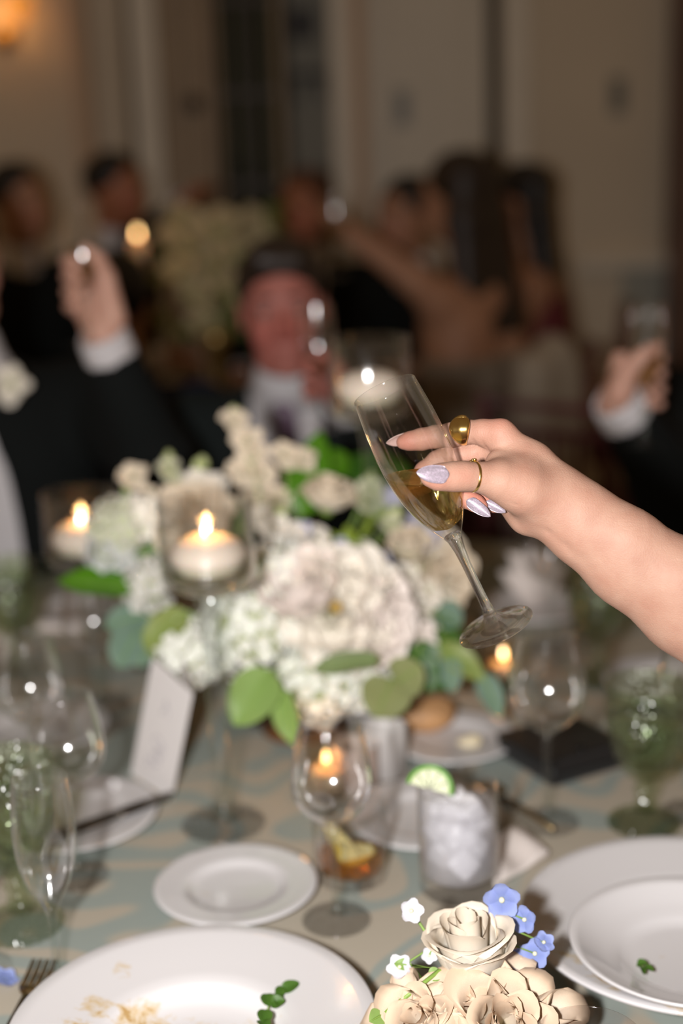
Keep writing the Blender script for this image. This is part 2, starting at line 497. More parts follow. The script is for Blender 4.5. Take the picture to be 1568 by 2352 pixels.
# wall sconce with glowing amber shades, top left
sp = onY(4, 0, WY)
so = empty('wall_sconce', (sp.x, WY, sp.z - .14), label='brass wall sconce with glowing amber glass shades', cat='lamp')
m_brass = mat('brass', (.55, .36, .12), .3, 1.)
m_shade = mat('glowing_amber_shade', (.8, .4, .1), .6, emit=(1., .33, .05), estr=.6)
link('back_plate', pymesh('back_plate', *lathe([(0, .03), (.03, .028), (.045, .015), (.05, 0), (0, 0)], 24)), m_brass, so, rot=(math.pi / 2, 0, 0))
for s in (-1, 1):
    link('arm', pymesh('arm', *tube(bez((0, -.02, 0), (s * .06, -.12, -.06), (s * .09, -.11, .05)), .007)), m_brass, so)
    link('shade', pymesh('shade', *lathe([(.015, 0), (.035, .02), (.045, .06), (.05, .1), (.046, .1), (.04, .06), (.03, .022), (.012, .004)], 24)), m_shade, so, loc=(s * .09, -.11, .05))
ld = bpy.data.lights.new('sconce_glow', 'POINT'); ld.energy = .7; ld.color = (1, .5, .16); ld.shadow_soft_size = .05
lo_ = bpy.data.objects.new('sconce_glow', ld); COL.objects.link(lo_); lo_.parent = so; lo_.location = (0, -.11, .09)

# ================================================================== TABLES
TC = Vector((-.03, 1.73, 0)); TR = .9
def cloth_mat():
    m = bpy.data.materials.new('sage_and_gold_damask'); m.use_nodes = True
    nt = m.node_tree; b = nt.nodes['Principled BSDF']; b.inputs['Roughness'].default_value = .62; b.inputs['Specular IOR Level'].default_value = .3
    tc = nt.nodes.new('ShaderNodeTexCoord')
    n0 = nt.nodes.new('ShaderNodeTexNoise'); n0.inputs['Scale'].default_value = 5.; n0.inputs['Detail'].default_value = 1
    nt.links.new(tc.outputs['Object'], n0.inputs['Vector'])
    mx = nt.nodes.new('ShaderNodeMix'); mx.data_type = 'RGBA'; mx.blend_type = 'ADD'; mx.inputs[0].default_value = .28
    nt.links.new(tc.outputs['Object'], mx.inputs[6]); nt.links.new(n0.outputs['Color'], mx.inputs[7])
    w = nt.nodes.new('ShaderNodeTexWave'); w.wave_type = 'RINGS'; w.inputs['Scale'].default_value = 1.9; w.inputs['Distortion'].default_value = 12.; w.inputs['Detail'].default_value = 1.2; w.inputs['Detail Scale'].default_value = 1.1
    nt.links.new(mx.outputs[2], w.inputs['Vector'])
    r = nt.nodes.new('ShaderNodeValToRGB'); r.color_ramp.interpolation = 'EASE'
    el = r.color_ramp.elements; teal, beige = (.300, .338, .31, 1), (.43, .385, .31, 1)
    el[0].position = .0; el[0].color = teal; el[1].position = 1.; el[1].color = beige
    for p, c in ((.10, teal), (.20, beige), (.50, beige), (.58, teal), (.80, teal), (.88, beige)):
        e = el.new(p); e.color = c
    nt.links.new(w.outputs['Fac'], r.inputs['Fac']); nt.links.new(r.outputs['Color'], b.inputs['Base Color'])
    n2 = nt.nodes.new('ShaderNodeTexNoise'); n2.inputs['Scale'].default_value = 600
    nt.links.new(tc.outputs['Object'], n2.inputs['Vector'])
    bp = nt.nodes.new('ShaderNodeBump'); bp.inputs['Strength'].default_value = .2; bp.inputs['Distance'].default_value = .001
    nt.links.new(n2.outputs['Fac'], bp.inputs['Height']); nt.links.new(bp.outputs['Normal'], b.inputs['Normal'])
    return m
m_cloth = cloth_mat()
def round_table(c, R, cloth_m, labels, seed):
    o = empty('round_table', (c.x, c.y, 0), label=labels[0], cat='table')
    link('table_top', pymesh('table_top', *lathe([(0, .70), (R - .015, .70), (R - .01, .744), (0, .744)], 48)), m_dark, o)
    link('pedestal', pymesh('pedestal', *lathe([(0, 0), (.3, 0), (.3, .03), (.06, .06), (.06, .70), (0, .70)], 20)), m_dark, o)
    rr = random.Random(seed); n = 160
    ph = [rr.random() * 6.28 for _ in range(3)]
    prof = [(0, .75), (R * .5, .75), (R * .96, .75), (R, .747), (R + .012, .735), (R + .02, .70), (R + .03, .6), (R + .04, .45), (R + .05, .3), (R + .055, .12)]
    def fl(a, r, z):
        d = max(0, .74 - z)
        return 1 + d * .12 * (math.sin(13 * a + ph[0]) + .6 * math.sin(21 * a + ph[1]) + .4 * math.sin(34 * a + ph[2]))
    cl = link('tablecloth', pymesh('tablecloth', *lathe(prof, n, fl)), cloth_m, loc=(c.x, c.y, 0))
    tag(cl, labels[1], 'tablecloth')
round_table(TC, TR, m_cloth, ('round banquet table under the sage and gold cloth', 'sage and gold damask cloth on the table with the white flowers'), 1)
TC2 = Vector((-.35, 4.0, 0))
round_table(TC2, .6, mat('dull_gold_cloth', (.22, .16, .08), .7, var=.2, vscale=5), ('round table under the dull gold cloth near the doors', 'dull gold cloth on the far table near the doors'), 2)
# ================================================================== PEOPLE
def skin_mat(name, col, pink=(.62, .2, .16), rough=.5):
    if name in MATS: return MATS[name]
    m = mat(name, col, rough, sss=.12, bump=.12, bscale=900, spec=.35)
    nt = m.node_tree; b = nt.nodes['Principled BSDF']
    tc = nt.nodes.new('ShaderNodeTexCoord')
    n = nt.nodes.new('ShaderNodeTexNoise'); n.inputs['Scale'].default_value = 55; n.inputs['Detail'].default_value = 6
    nt.links.new(tc.outputs['Object'], n.inputs['Vector'])
    r = nt.nodes.new('ShaderNodeValToRGB')
    r.color_ramp.elements[0].position = .3; r.color_ramp.elements[0].color = (col[0] * .92, col[1] * .84, col[2] * .82, 1)
    r.color_ramp.elements[1].position = .7; r.color_ramp.elements[1].color = (min(1, col[0] * 1.04), min(1, col[1] * 1.06), min(1, col[2] * 1.06), 1)
    nt.links.new(n.outputs['Fac'], r.inputs['Fac'])
    a = nt.nodes.new('ShaderNodeAttribute'); a.attribute_name = 'pink'
    mx = nt.nodes.new('ShaderNodeMix'); mx.data_type = 'RGBA'
    nt.links.new(a.outputs['Fac'], mx.inputs[0]); nt.links.new(r.outputs['Color'], mx.inputs[6]); mx.inputs[7].default_value = (*pink, 1)
    nt.links.new(mx.outputs[2], b.inputs['Base Color'])
    return m
def np3(v): return np.array((v[0], v[1], v[2]), float)
def head_prims(c, f, u, s=1.):
    """head of about .235 m: c = centre, f = where the face looks, u = up"""
    c, f, u = np3(c), np3(Vector(f).normalized()), np3(u)
    u = u - f * (f @ u); u /= np.linalg.norm(u); r = np.cross(f, u)
    R = np.stack([r, f, u], 1)
    q = lambda x, y, z: c + (r * x + f * y + u * z) * s
    pr = [E(q(0, -.012, .035), (.076 * s, .096 * s, .088 * s), R), E(q(0, .022, -.03), (.062 * s, .07 * s, .085 * s), R, .03),
          C(q(-.03, .045, -.085), q(.03, .045, -.085), .024 * s, k=.03), E(q(0, .068, -.1), (.02 * s, .018 * s, .015 * s), R, .015),
          C(q(0, .088, .012), q(0, .106, -.026), .008 * s, .013 * s, .012), C(q(-.014, .09, -.031), q(.014, .09, -.031), .009 * s, k=.01),
          C(q(-.045, .074, .03), q(.045, .074, .03), .012 * s, k=.018),
          E(q(-.04, .062, -.03), (.022 * s, .02 * s, .024 * s), R, .02), E(q(.04, .062, -.03), (.022 * s, .02 * s, .024 * s), R, .02),
          C(q(-.02, .085, -.057), q(.02, .085, -.057), .0065 * s, k=.008), C(q(-.016, .083, -.068), q(.016, .083, -.068), .0075 * s, k=.008)]
    for sx in (-1, 1):
        pr.append(E(q(sx * .077, -.014, -.006), (.008 * s, .014 * s, .029 * s), R, .008))
    cuts = [E(q(sx * .031, .098, .012), (.016 * s, .010 * s, .009 * s), R, .012) for sx in (-1, 1)] + [C(q(-.022, .099, -.0625), q(.022, .099, -.0625), .0035 * s, k=.004)]
    return pr, cuts, q, R
def grip(cen, ax, palm, wrist, rad, flip=1, s=1.):
    """hand closed round a stem or bowl: palm prims + one chain per finger"""
    cen, a, p, wr = np3(cen), np3(Vector(ax).normalized()), np3(palm), np3(wrist)
    p = p - a * (a @ p); p /= np.linalg.norm(p); q = np.cross(a, p) * flip
    base, fingers = [], []
    rr = rad + .0085 * s
    def pt(th, h, e=0.): return cen + a * h + (p * math.cos(th) + q * math.sin(th)) * (rr + e)
    for i, h in enumerate((.031, .011, -.01, -.029)):
        h *= s
        kn = cen + a * h + p * (rr + .016 * s) + q * .024 * s
        base.append(C(wr + (kn - wr) * .1, kn, .017 * s, .012 * s, .012))
        th = [math.radians(d) for d in ((62, 112, 160, 190) if i < 3 else (62, 108, 150, 172))]
        pts = [kn, pt(th[0], h, .006 * s), pt(th[1], h + .002, .002), pt(th[2], h), pt(th[3], h - .002)]
        rad_ = [.0105, .0098, .009, .0082, .007]
        rad_ = [x * s * (.88 if i == 3 else 1) for x in rad_]
        fingers.append(([C(pts[j], pts[j + 1], rad_[j], rad_[j + 1], .003) for j in range(4)], .006))
    cm = wr + (cen + p * rr - wr) * .35 - q * .022 * s
    mc = cen + p * (rr + .006) * .8 - q * (rr * .75 + .008) + a * .012 * s
    base.append(C(cm, mc, .018 * s, .014 * s, .012))
    ip, tp = pt(math.radians(-85), .032 * s, .004), pt(math.radians(-140), .045 * s, .0)
    fingers.append(([C(mc, ip, .013 * s, .0105 * s, .003), C(ip, tp, .0105 * s, .008 * s, .003)], .006))
    base.append(C(wr, cen + p * (rr + .014) - a * .004, .02 * s, .016 * s, .015))
    return base, fingers
def relaxed(wr, d, s=1.):
    wr, d = np3(wr), np3(Vector(d).normalized()); side = np.cross(d, (0, 0, 1.)); side /= np.linalg.norm(side) + 1e-9
    base = [C(wr, wr + d * .085 * s + side * o, .02 * s, .013 * s, .015) for o in (-.024, 0, .024)]
    fg = []
    for i, o in enumerate((-.03, -.01, .01, .03)):
        k = wr + d * .09 * s + side * o; L = (.036, .042, .04, .03)[i]
        m_ = k + d * L + np.array((0, 0, -.008)); e = m_ + d * L * .6 + np.array((0, 0, -.02))
        fg.append(([C(k, m_, .01 * s, .009 * s, .003), C(m_, e, .009 * s, .007 * s, .003)], .006))
    t = wr + d * .04 - side * .03
    fg.append(([C(t, t + d * .04 - side * .02, .012 * s, .009 * s, .003)], .008))
    return base, fg

def blob(name, groups, h, m, parent, org, **kw):
    V, Q = sdf_mesh(name, groups, h, **kw)
    att = kw.pop('attr', None)
    return link(name, np_mesh(name, V - np3(org), Q), m, parent)

def person(label, pel, chest, headc, face, arms, skin, hair, jacket, shirt=None, tie=None, trousers=None, sh=.19, hs=1., long_hair=None, fineh=None,
           dress=None, h=.013, opening=True, sleeves=True, legs=True, group=None, hair_style='short', dress_top=-.01, headup=(0, 0, 1), wf=None):
    """seated figure. arms = {'L': (elbow, wrist, grip|None), 'R': ...} in world coordinates, L/R = the person's own"""
    pel, chest, headc = np3(pel), np3(chest), np3(headc)
    fv = np3(Vector((face[0], face[1], 0)).normalized())
    wv = fv if wf is None else np3(Vector((wf[0], wf[1], 0)).normalized())   # where the chest looks
    rt = np.cross(wv, (0, 0, 1.))        # the person's own right
    org = np.array((pel[0], pel[1], 0.))
    o = empty('person', org, label=label, cat='person', group=group)
    shp = {'R': chest + rt * sh + np.array((0, 0, .03)), 'L': chest - rt * sh + np.array((0, 0, .03))}
    hp, cuts, q, R = head_prims(headc, face if len(face) == 3 else (*face, 0), headup, hs)
    neck_top = q(0, -.02, -.06)
    torso = []
    for s_ in (-1, 1):
        torso.append(C(pel + rt * s_ * .075, chest + rt * s_ * .085 - np.array((0, 0, .06)), .115, .105, .04))
    torso += [C(shp['L'] * .85 + chest * .15, shp['R'] * .85 + chest * .15, .062, k=.05), C(chest - wv * .02 + np.array((0, 0, .02)), chest + np.array((0, 0, .075)) - wv * .015, .075, .06, .04)]
    neck = [C(chest + np.array((0, 0, .05)), neck_top, .058 * hs, .052 * hs, .025)]
    base = list(torso) + neck + hp
    limbs, fingers, fine = [], [], [[], [], []]
    cuffs = []
    for sd, (el, wr, gp) in arms.items():
        el, wr = np3(el), np3(wr)
        up = [C(shp[sd], el, .056, .044, .03), C(el, wr, .045, .029, .02)]
        limbs += up; base += up
        d = (wr - el) / np.linalg.norm(wr - el)
        if gp is None: gb, gf = relaxed(wr, d)
        else:
            gb, gf = grip(*gp)
            if h < .02:
                for i in range(3): fine[i].append((gp[0][i] - .07, gp[0][i] + .07, .0045))
        base += gb; fingers += gf
        cuffs.append((el, wr, d))
    for i in range(3):
        if h < .02: fine[i].append((headc[i] - .11, headc[i] + .11, .0065))
    legp = []
    if legs:
        for s_ in (-1, 1):
            hip = pel + rt * s_ * .09; kn = hip + wv * .40 + np.array((0, 0, -.02)) + rt * s_ * .04; an = kn + np.array((0, 0, -kn[2] + .08)) - wv * .03
            legp += [C(hip, kn, .088, .062, .03), C(kn, an, .06, .045, .02)]
            base += [C(hip, kn, .08, .055, .03), C(kn, an, .055, .04, .02), C(an, an + wv * .16 + np.array((0, 0, -.045)), .04, .03, .02)]
    V, Q = sdf_mesh('body', [(base, 0)] + fingers, h, fine=fine, cuts=cuts)
    pink = np.zeros(len(V))
    for cc, ww in ((q(0, .11, -.025), .03), (q(-.045, .08, -.03), .035), (q(.045, .08, -.03), .035)):
        pink += .35 * np.exp(-(np.linalg.norm(V - cc, axis=1) / ww) ** 2)
    link('body', np_mesh('body', V - org, Q, {'pink': pink}), skin, o)
    infl = lambda ps, e: [C(p[1], p[2], p[3] + e, p[4] + e, p[5]) for p in ps]
    if jacket:
        jp = infl(torso, .02)
        jl = []
        for el, wr, d in cuffs: pass
        k = 0
        for sd, (el, wr, gp) in arms.items():
            el, wr = np3(el), np3(wr); d = (wr - el) / np.linalg.norm(wr - el)
            jl += [C(shp[sd], el, .074, .062, .04), C(el, wr - d * .035, .062, .043, .03)]
        jc = []
        if isinstance(opening, list):
            jc = list(opening) + [C(chest + np.array((0, 0, .09)), neck_top, .064, .075, .004)]
        elif opening:
            top = chest + np.array((0, 0, .16)) + wv * .085; bot = pel + np.array((0, 0, .06)) + wv * .16
            jc = [C(top, bot, .085, .012, .004), C(chest + np.array((0, 0, .09)), neck_top, .064, .075, .004)]
        else:
            jc = [C(chest + np.array((0, 0, .09)), neck_top, .062, .07, .004)]
        V, Q = sdf_mesh('jacket', [(jp + (jl if sleeves else []), 0)], max(h, .012), cuts=jc)
        link('jacket', np_mesh('jacket', V - org, Q), jacket, o)
    if shirt:
        V, Q = sdf_mesh('shirt', [(infl(torso, .009) + [C(chest + np.array((0, 0, .06)), chest + (neck_top - chest) * .62, .068, .063, .02)], 0)], .012)
        link('shirt', np_mesh('shirt', V - org, Q), shirt, o)
        for el, wr, d in cuffs:
            V, Q = sdf_mesh('cuff', [([C(wr - d * .07, wr - d * .006, .043, .041, .002)], 0)], .006, cuts=[C(wr - d * .004, wr + d * .05, .031, .04, .002)])
            link('cuff', np_mesh('cuff', V - org, Q), shirt, o)
    if tie:
        zf = lambda t, e: (chest + np.array((0, 0, .10)) + wv * (.09 + e)) * (1 - t) + (pel + np.array((0, 0, .10)) + wv * (.135 + e)) * t
        R2 = np.stack([rt, wv, np.array((0, 0, 1.))], 1)
        pr = [E(zf(0, .0), (.022, .014, .02), R2, .006)]
        for i in range(36):
            t = .04 + i * .02; pr.append(C(zf(t, .012) - rt * (.012 + .022 * t), zf(t, .012) + rt * (.012 + .022 * t), .007, k=.012))
        V, Q = sdf_mesh('tie', [(pr, 0)], .007); link('tie', np_mesh('tie', V - org, Q), tie, o)
    if dress:
        V, Q = sdf_mesh('dress', [(infl(torso[:2], .012) + (legp and infl(legp, .03)), 0)], .016, clip=lambda x, y, z: z - (chest[2] + dress_top) + 0 * x + 0 * y)
        link('dress', np_mesh('dress', V - org, Q), dress, o)
    if trousers and legp:
        V, Q = sdf_mesh('trousers', [(legp, 0)], .02); link('trousers', np_mesh('trousers', V - org, Q), trousers, o)
    if hair:
        hr = [E(q(0, -.022, .047), (.084 * hs, .099 * hs, .089 * hs), R, .01)]
        hc = [E(q(0, .085, -.03), (.078 * hs, .075 * hs, .105 * hs), R, .01), E(q(0, .03, -.11), (.12, .12, .085), R, .01)] if not long_hair else [E(q(0, .09, -.02), (.07 * hs, .07 * hs, .11 * hs), R, .01)]
        if hair_style == 'quiff': hr += [C(q(-.035, .06, .098), q(.03, .065, .104), .018, .022, .03)]
        if long_hair:
            for j, dx in enumerate((-.07, -.035, 0, .035, .07)):
                m1 = q(dx * 1.1, -.07, -.06); e1 = q(dx * 1.4, -.10 - .01 * j, -.06) + np.array((0, 0, -long_hair))
                hr += [C(q(dx * .8, -.06, .06), m1, .045, .042, .03), C(m1, e1, .042, .03, .03)]
        V, Q = sdf_mesh('hair', [(hr, 0)], .009, cuts=hc); link('hair', np_mesh('hair', V - org, Q), hair, o)
    # eyes, brows and lips
    for sx in (-1, 1):
        ev = lathe([(0, -.0105), (.0055, -.009), (.0098, -.0037), (.0105, 0), (.0098, .0037), (.0055, .009), (0, .0105)], 12)
        e = link('eye', pymesh('eye', *ev), mat('eye_white', (.42, .34, .31), .4), o, loc=Vector(q(sx * .031, .0765, .011) - org))
        iv = lathe([(0, .0014), (.003, .0011), (.0046, 0), (0, -.001)], 12)
        ir = link('iris', pymesh('iris', *iv), mat('dark_iris', (.03, .02, .015), .15), e, loc=Vector(R[:, 1] * .0102 * hs), rot=frame(R[:, 1]).to_euler())
        if hair:
            V, Q = sdf_mesh('eyebrow', [([C(q(sx * .016, .091, .036), q(sx * .035, .089, .0395), .0035, .004, .004), C(q(sx * .035, .09, .039), q(sx * .052, .076, .034), .004, .002, .004)], 0)], .0025, pad=.006)
            link('eyebrow', np_mesh('eyebrow', V - org, Q), hair, o)
    V, Q = sdf_mesh('lips', [([C(q(sx * .025, .077, -.0555), q(0, .0845, -.0585), .0042 * hs, .0062 * hs, .004) for sx in (-1, 1)] + [C(q(sx * .023, .077, -.0595), q(0, .0835, -.0675), .0042 * hs, .0068 * hs, .004) for sx in (-1, 1)], 0)], .0025, cuts=[C(q(-.024, .096, -.0615), q(.024, .096, -.0615), .0035, k=.002)], pad=.006)
    link('lips', np_mesh('lips', V - org, Q), mat('lip_skin', (.42, .13, .12), .4), o)
    return o
# ================================================================== HELD FLUTE AND HAND (in focus)
DH = 1.088
def hp(x, y, dz=0.):
    D = DH + dz
    return np.array(((x - W / 2) / F * D, -(y - H / 2) / F * D, D))
B3 = np.array((tuple(RTV), tuple(UPV), tuple(FWD)))      # rows: camera right, up, forward
def to_world(V): return np.asarray(V) @ B3 + np3(CAM)

m_flute = glass('clear_crystal', (1, 1, 1), 1.45)
def flute_profile(L, k=1.):
    """outer (r, z) from foot to rim and the inner bowl, for height L (.207)"""
    s = L / .207 * k; z = lambda t: L * (1 - t / 603.)
    o = [(0, 0), (.0300 * s, 0), (.0305 * s, .0006), (.0302 * s, .0013), (.022 * s, .0032), (.012 * s, .0062), (.0065 * s, .0105), (.0045 * s, .016), (.0038 * s, .028), (.0035 * s, .045), (.0037 * s, .060), (.0044 * s, .072), (.0058 * s, z(372)), (.0085 * s, z(355)), (.0130 * s, z(332)), (.0180 * s, z(305)), (.0213 * s, z(278)), (.0245 * s, z(245)), (.0265 * s, z(210)), (.0277 * s, z(170)), (.0279 * s, z(140)), (.0270 * s, z(80)), (.0253 * s, z(30)), (.0243 * s, z(0))]
    t = .0009
    i = [(.0239 * s, L + .0003), (.0235 * s, L)] + [(r - t * s, zz + (.0 if zz > z(300) else .0012)) for r, zz in reversed(o[14:-1])] + [(.0060 * s, z(338)), (0, z(346))]
    return o, i
rimc, footc = P(882, 895, 1.068), P(1139, 1441, 1.1285)
FL = (rimc - footc).length
axis = (rimc - footc).normalized()
fo, fi = flute_profile(FL)
Rf = frame(axis, RTV)
m_thin = thin_glass('thin_clear_glass', (.985, .985, .985), 1.65)
m_foot = thin_glass('clear_foot_glass', (.985, .985, .985), 1.5, edge=.5, power=5.)
m_thinf = thin_glass('thin_flute_crystal', (.985, .985, .985), 1.5, gr=.05, edge=.7)
m_stemg = thin_glass('heavy_clear_glass', (.93, .95, .94), 1.55, edge=.6)
def flute_parts(L):
    o, i = flute_profile(L)
    rim = [(o[-1][0], L - .0008)]
    bowl = lathe(o[11:-1] + [(o[-1][0] + .0001, L - .0012), (o[-1][0], L - .0003), (o[-1][0] - .0003, L), (o[-1][0] - .0007, L - .0002), (o[-1][0] - .0009, L - .0012)] + i[2:], 96)
    stem = lathe([(0, .012)] + [(o[6][0] * .9, .0125)] + o[7:11] + [(o[11][0] * .985, o[11][1] + .0002), (o[12][0] * .97, o[12][1]), (.0070 * L / .207, o[13][1] - .002), (0, o[13][1] - .001)], 48)
    foot = lathe([(0, 0), (o[1][0] * .5, .0004), (o[1][0] * .97, 0), (o[1][0], .0002)] + o[2:7] + [(o[7][0] * 1.02, .0135), (0, .0136)], 72)
    return [(n, pymesh(n, *g)) for n, g in (('bowl', bowl), ('stem', stem), ('foot', foot))]
def make_flute(loc, R, L, label, parts=None, group=None):
    e = empty('champagne_flute', loc, R.to_euler() if R is not None else None, label, 'glass', group)
    for n, me in (parts or flute_parts(L)): link(n, me, m_flute_mix if parts is None and n != 'bowl' else m_thinf if parts is None else m_stemg if n == 'stem' else m_foot if n == 'foot' else m_thin, e)
    return e
def wine_mat(name, col, fac=.5, ior=1.33):
    m = glass(name, col, ior); nt = m.node_tree
    g = [n for n in nt.nodes if n.type == 'BSDF_GLASS'][0]
    t = nt.nodes.new('ShaderNodeBsdfTransparent'); t.inputs[0].default_value = (*col, 1)
    mx = nt.nodes.new('ShaderNodeMixShader'); mx.inputs[0].default_value = fac
    nt.links.new(g.outputs[0], mx.inputs[1]); nt.links.new(t.outputs[0], mx.inputs[2]); nt.links.new(mx.outputs[0], nt.nodes['Material Output'].inputs['Surface'])
    return m
m_flute_mix = wine_mat('solid_flute_crystal', (1, 1, 1), .4, 1.45)
fl_o = make_flute(footc, Rf, FL, 'tilted champagne flute of pale gold wine held by the manicured hand')
m_wine = wine_mat('gold_sparkling_wine', (.98, .87, .55), .55)
nt = m_wine.node_tree; o_ = nt.nodes['Material Output']; src = o_.inputs['Surface'].links[0].from_socket
tl = nt.nodes.new('ShaderNodeBsdfTranslucent'); tl.inputs[0].default_value = (.85, .60, .22, 1)
x_ = nt.nodes.new('ShaderNodeMixShader'); x_.inputs[0].default_value = .10
nt.links.new(src, x_.inputs[1]); nt.links.new(tl.outputs[0], x_.inputs[2]); nt.links.new(x_.outputs[0], o_.inputs['Surface'])
# wine: inner profile, cut level with the horizon
import bmesh
inner = [(r + .0003 if r > 0 else 0, z) for r, z in reversed(fi[2:])]
bm = bmesh.new(); v_, f_ = lathe(inner, 96)
vs = [bm.verts.new(p) for p in v_]
for q_ in f_: bm.faces.new([vs[i] for i in q_])
lvl = P(972, 1093, 1.09)
loc_l = Rf.inverted() @ (lvl - footc); nrm = Rf.inverted() @ Vector((0, 0, 1))
g = bmesh.ops.bisect_plane(bm, geom=bm.verts[:] + bm.edges[:] + bm.faces[:], plane_co=loc_l, plane_no=nrm, clear_outer=True)
be = [e for e in bm.edges if e.is_boundary]
bmesh.ops.contextual_create(bm, geom=be)
bmesh.ops.triangulate(bm, faces=[f__ for f__ in bm.faces if len(f__.verts) > 4])
bmesh.ops.recalc_face_normals(bm, faces=bm.faces[:])
wm = bpy.data.meshes.new('drink'); bm.to_mesh(wm); bm.free()
for p_ in wm.polygons: p_.use_smooth = (Rf @ p_.normal).z < .98
link('drink', wm, m_wine, fl_o)

MM = .001; PX = 1.088 / F
def chain(pts, k=.003):
    """pts: (x, y, dz_mm, radius_px)"""
    q = [(hp(a, b, c * MM), r * PX) for a, b, c, r in pts]
    return [C(q[i][0], q[i + 1][0], q[i][1], q[i + 1][1], k) for i in range(len(q) - 1)]
palm = []
kp = .014
palm += chain([(1283, 1118, 6, 44), (1225, 1062, 8, 38), (1150, 996, 12, 30)], kp)           # index metacarpal
palm += chain([(1278, 1135, 14, 44), (1210, 1080, 22, 40), (1140, 1030, 26, 30)], kp)        # middle
palm += chain([(1268, 1152, 18, 44), (1212, 1112, 30, 40), (1152, 1070, 38, 29)], kp)        # ring
palm += chain([(1258, 1168, 18, 42), (1215, 1150, 32, 36), (1172, 1112, 44, 27)], kp)        # little
palm += chain([(1256, 1176, 6, 38), (1208, 1184, 16, 33), (1172, 1160, 30, 24)], kp)         # heel of the hand, little finger side
palm += chain([(1262, 1150, -2, 46), (1205, 1125, -9, 50), (1150, 1103, -15, 39)], kp)       # ball of the thumb
palm += chain([(1190, 1085, -2, 34), (1140, 1062, 2, 24)], kp)                               # web
# forearm: radius and ulna sides, on to the elbow and shoulder (out of frame)
palm += chain([(1288, 1138, 4, 48), (1350, 1180, 2, 55), (1440, 1244, 0, 67), (1568, 1334, -2, 83), (1690, 1420, -4, 95), (1830, 1530, -4, 92)], .02)
palm += chain([(1262, 1172, 8, 46), (1330, 1230, 8, 53), (1430, 1312, 8, 66), (1568, 1412, 8, 80), (1690, 1490, 6, 86), (1830, 1550, 4, 86)], .02)
palm += chain([(1830, 1540, -4, 100), (2100, 1450, -30, 118), (2500, 1330, -60, 150)], .03)
thumb = chain([(1172, 1112, -11, 42), (1145, 1104, -16, 34), (1100, 1096, -22, 30.5), (1062, 1094, -27, 30.5), (1035, 1095, -30, 29), (1005, 1096, -33, 26), (985, 1095, -35, 20)], .006)
index = chain([(1150, 996, 12, 31), (1110, 993, 17, 29), (1066, 992, 23, 27.5), (1038, 999, 27, 27.5), (1000, 1003, 33, 25.5), (967, 1009, 36, 24.5), (940, 1013, 37, 20.5), (925, 1016, 37.5, 16)], .004)
middle = chain([(1140, 1034, 26, 30), (1095, 1040, 32, 27.5), (1035, 1048, 38, 27), (1005, 1060, 41, 25), (975, 1083, 41, 23), (958, 1103, 39, 18)], .004)
ringf = chain([(1152, 1072, 38, 29), (1105, 1092, 43, 27), (1066, 1116, 38, 26), (1060, 1132, 22, 25), (1068, 1142, 12, 24), (1094, 1157, 6, 19), (1106, 1164, 4, 14)], .004)
little = chain([(1172, 1112, 44, 27), (1135, 1124, 46, 24), (1102, 1138, 42, 22), (1100, 1146, 28, 21), (1112, 1152, 18, 20), (1134, 1160, 12, 16), (1144, 1164, 11, 12)], .004)
cr = []
def crease(pts, amp, sig):
    q = [hp(a, b, c * MM) for a, b, c in pts]
    for i in range(len(q) - 1): cr.append((q[i], q[i + 1], amp, sig))
# thumb joint wrinkles, finger joint creases, palm and wrist lines
for dx in (-8, 0, 7): crease([(1062 + dx, 1070, -32), (1066 + dx, 1088, -37), (1064 + dx, 1108, -35)], .00035, .0008)
crease([(1000, 985, 25), (1002, 1003, 24), (1000, 1022, 27)], .0006, .0009)
crease([(1003, 1040, 32), (1018, 1055, 31), (1030, 1072, 33)], .0006, .0009)
crease([(1085, 1012, 12), (1096, 1030, 18), (1090, 1052, 24)], .0010, .0013)
crease([(1100, 1010, 6), (1114, 1030, 12), (1113, 1052, 14)], .0012, .0014)
crease([(1088, 1024, 14), (1106, 1022, 10)], .0006, .001)
crease([(1098, 1042, 16), (1112, 1044, 13)], .0006, .001)
crease([(1140, 1140, -22), (1185, 1158, -24), (1225, 1160, -17)], .0004, .001)
crease([(1150, 1152, -19), (1190, 1170, -18), (1230, 1172, -12)], .0004, .001)
crease([(1238, 1195, -4), (1262, 1216, -7), (1300, 1252, -10), (1345, 1290, -12)], .0007, .0045)
crease([(1222, 1196, -2), (1240, 1196, -6), (1255, 1184, -12)], .0010, .0015)
lo = np.array((hp(870, 2400)[0], hp(900, 1700)[1], DH - .13)); 
xs = axis_grid(hp(890, 1000)[0], hp(2720, 1000, .05)[0], .009, [(hp(905, 1000)[0], hp(1320, 1000)[0], .0011)])
ys = axis_grid(hp(900, 1720)[1], hp(900, 935)[1], .007, [(hp(900, 1235)[1], hp(900, 955)[1], .0011)])
zs = axis_grid(DH - .16, DH + .085, .006, [(DH - .05, DH + .06, .0012)])
fd = field([(palm, 0), (thumb, .012), (index, .007), (middle, .007), (ringf, .006), (little, .006)], xs, ys, zs, creases=cr)
V, Q = surface_nets(fd, xs, ys, zs)
pink = np.zeros(len(V))
for (x, y, z, w, a) in ((935, 1016, 34, .011, .55), (985, 1012, 28, .008, .2), (955, 1095, 35, .010, .45), (1075, 1140, 0, .014, .6), (1120, 1155, 8, .012, .6), (1000, 1110, -40, .010, .25), (1150, 965, 10, .014, .30), (1066, 1092, -36, .009, .18), (1060, 1060, 26, .012, .2), (1100, 1045, 14, .012, .12)):
    pink += a * np.exp(-(np.linalg.norm(V - hp(x, y, z * MM), axis=1) / w) ** 2)
Vw = to_world(V); skin_f = skin_mat('warm_fair_skin', (.385, .225, .162), (.52, .175, .125), .6)
for n_ in skin_f.node_tree.nodes:
    if n_.type == 'BUMP': n_.inputs['Strength'].default_value = .2
shd = Vector(to_world(hp(2500, 1330, -.06)))
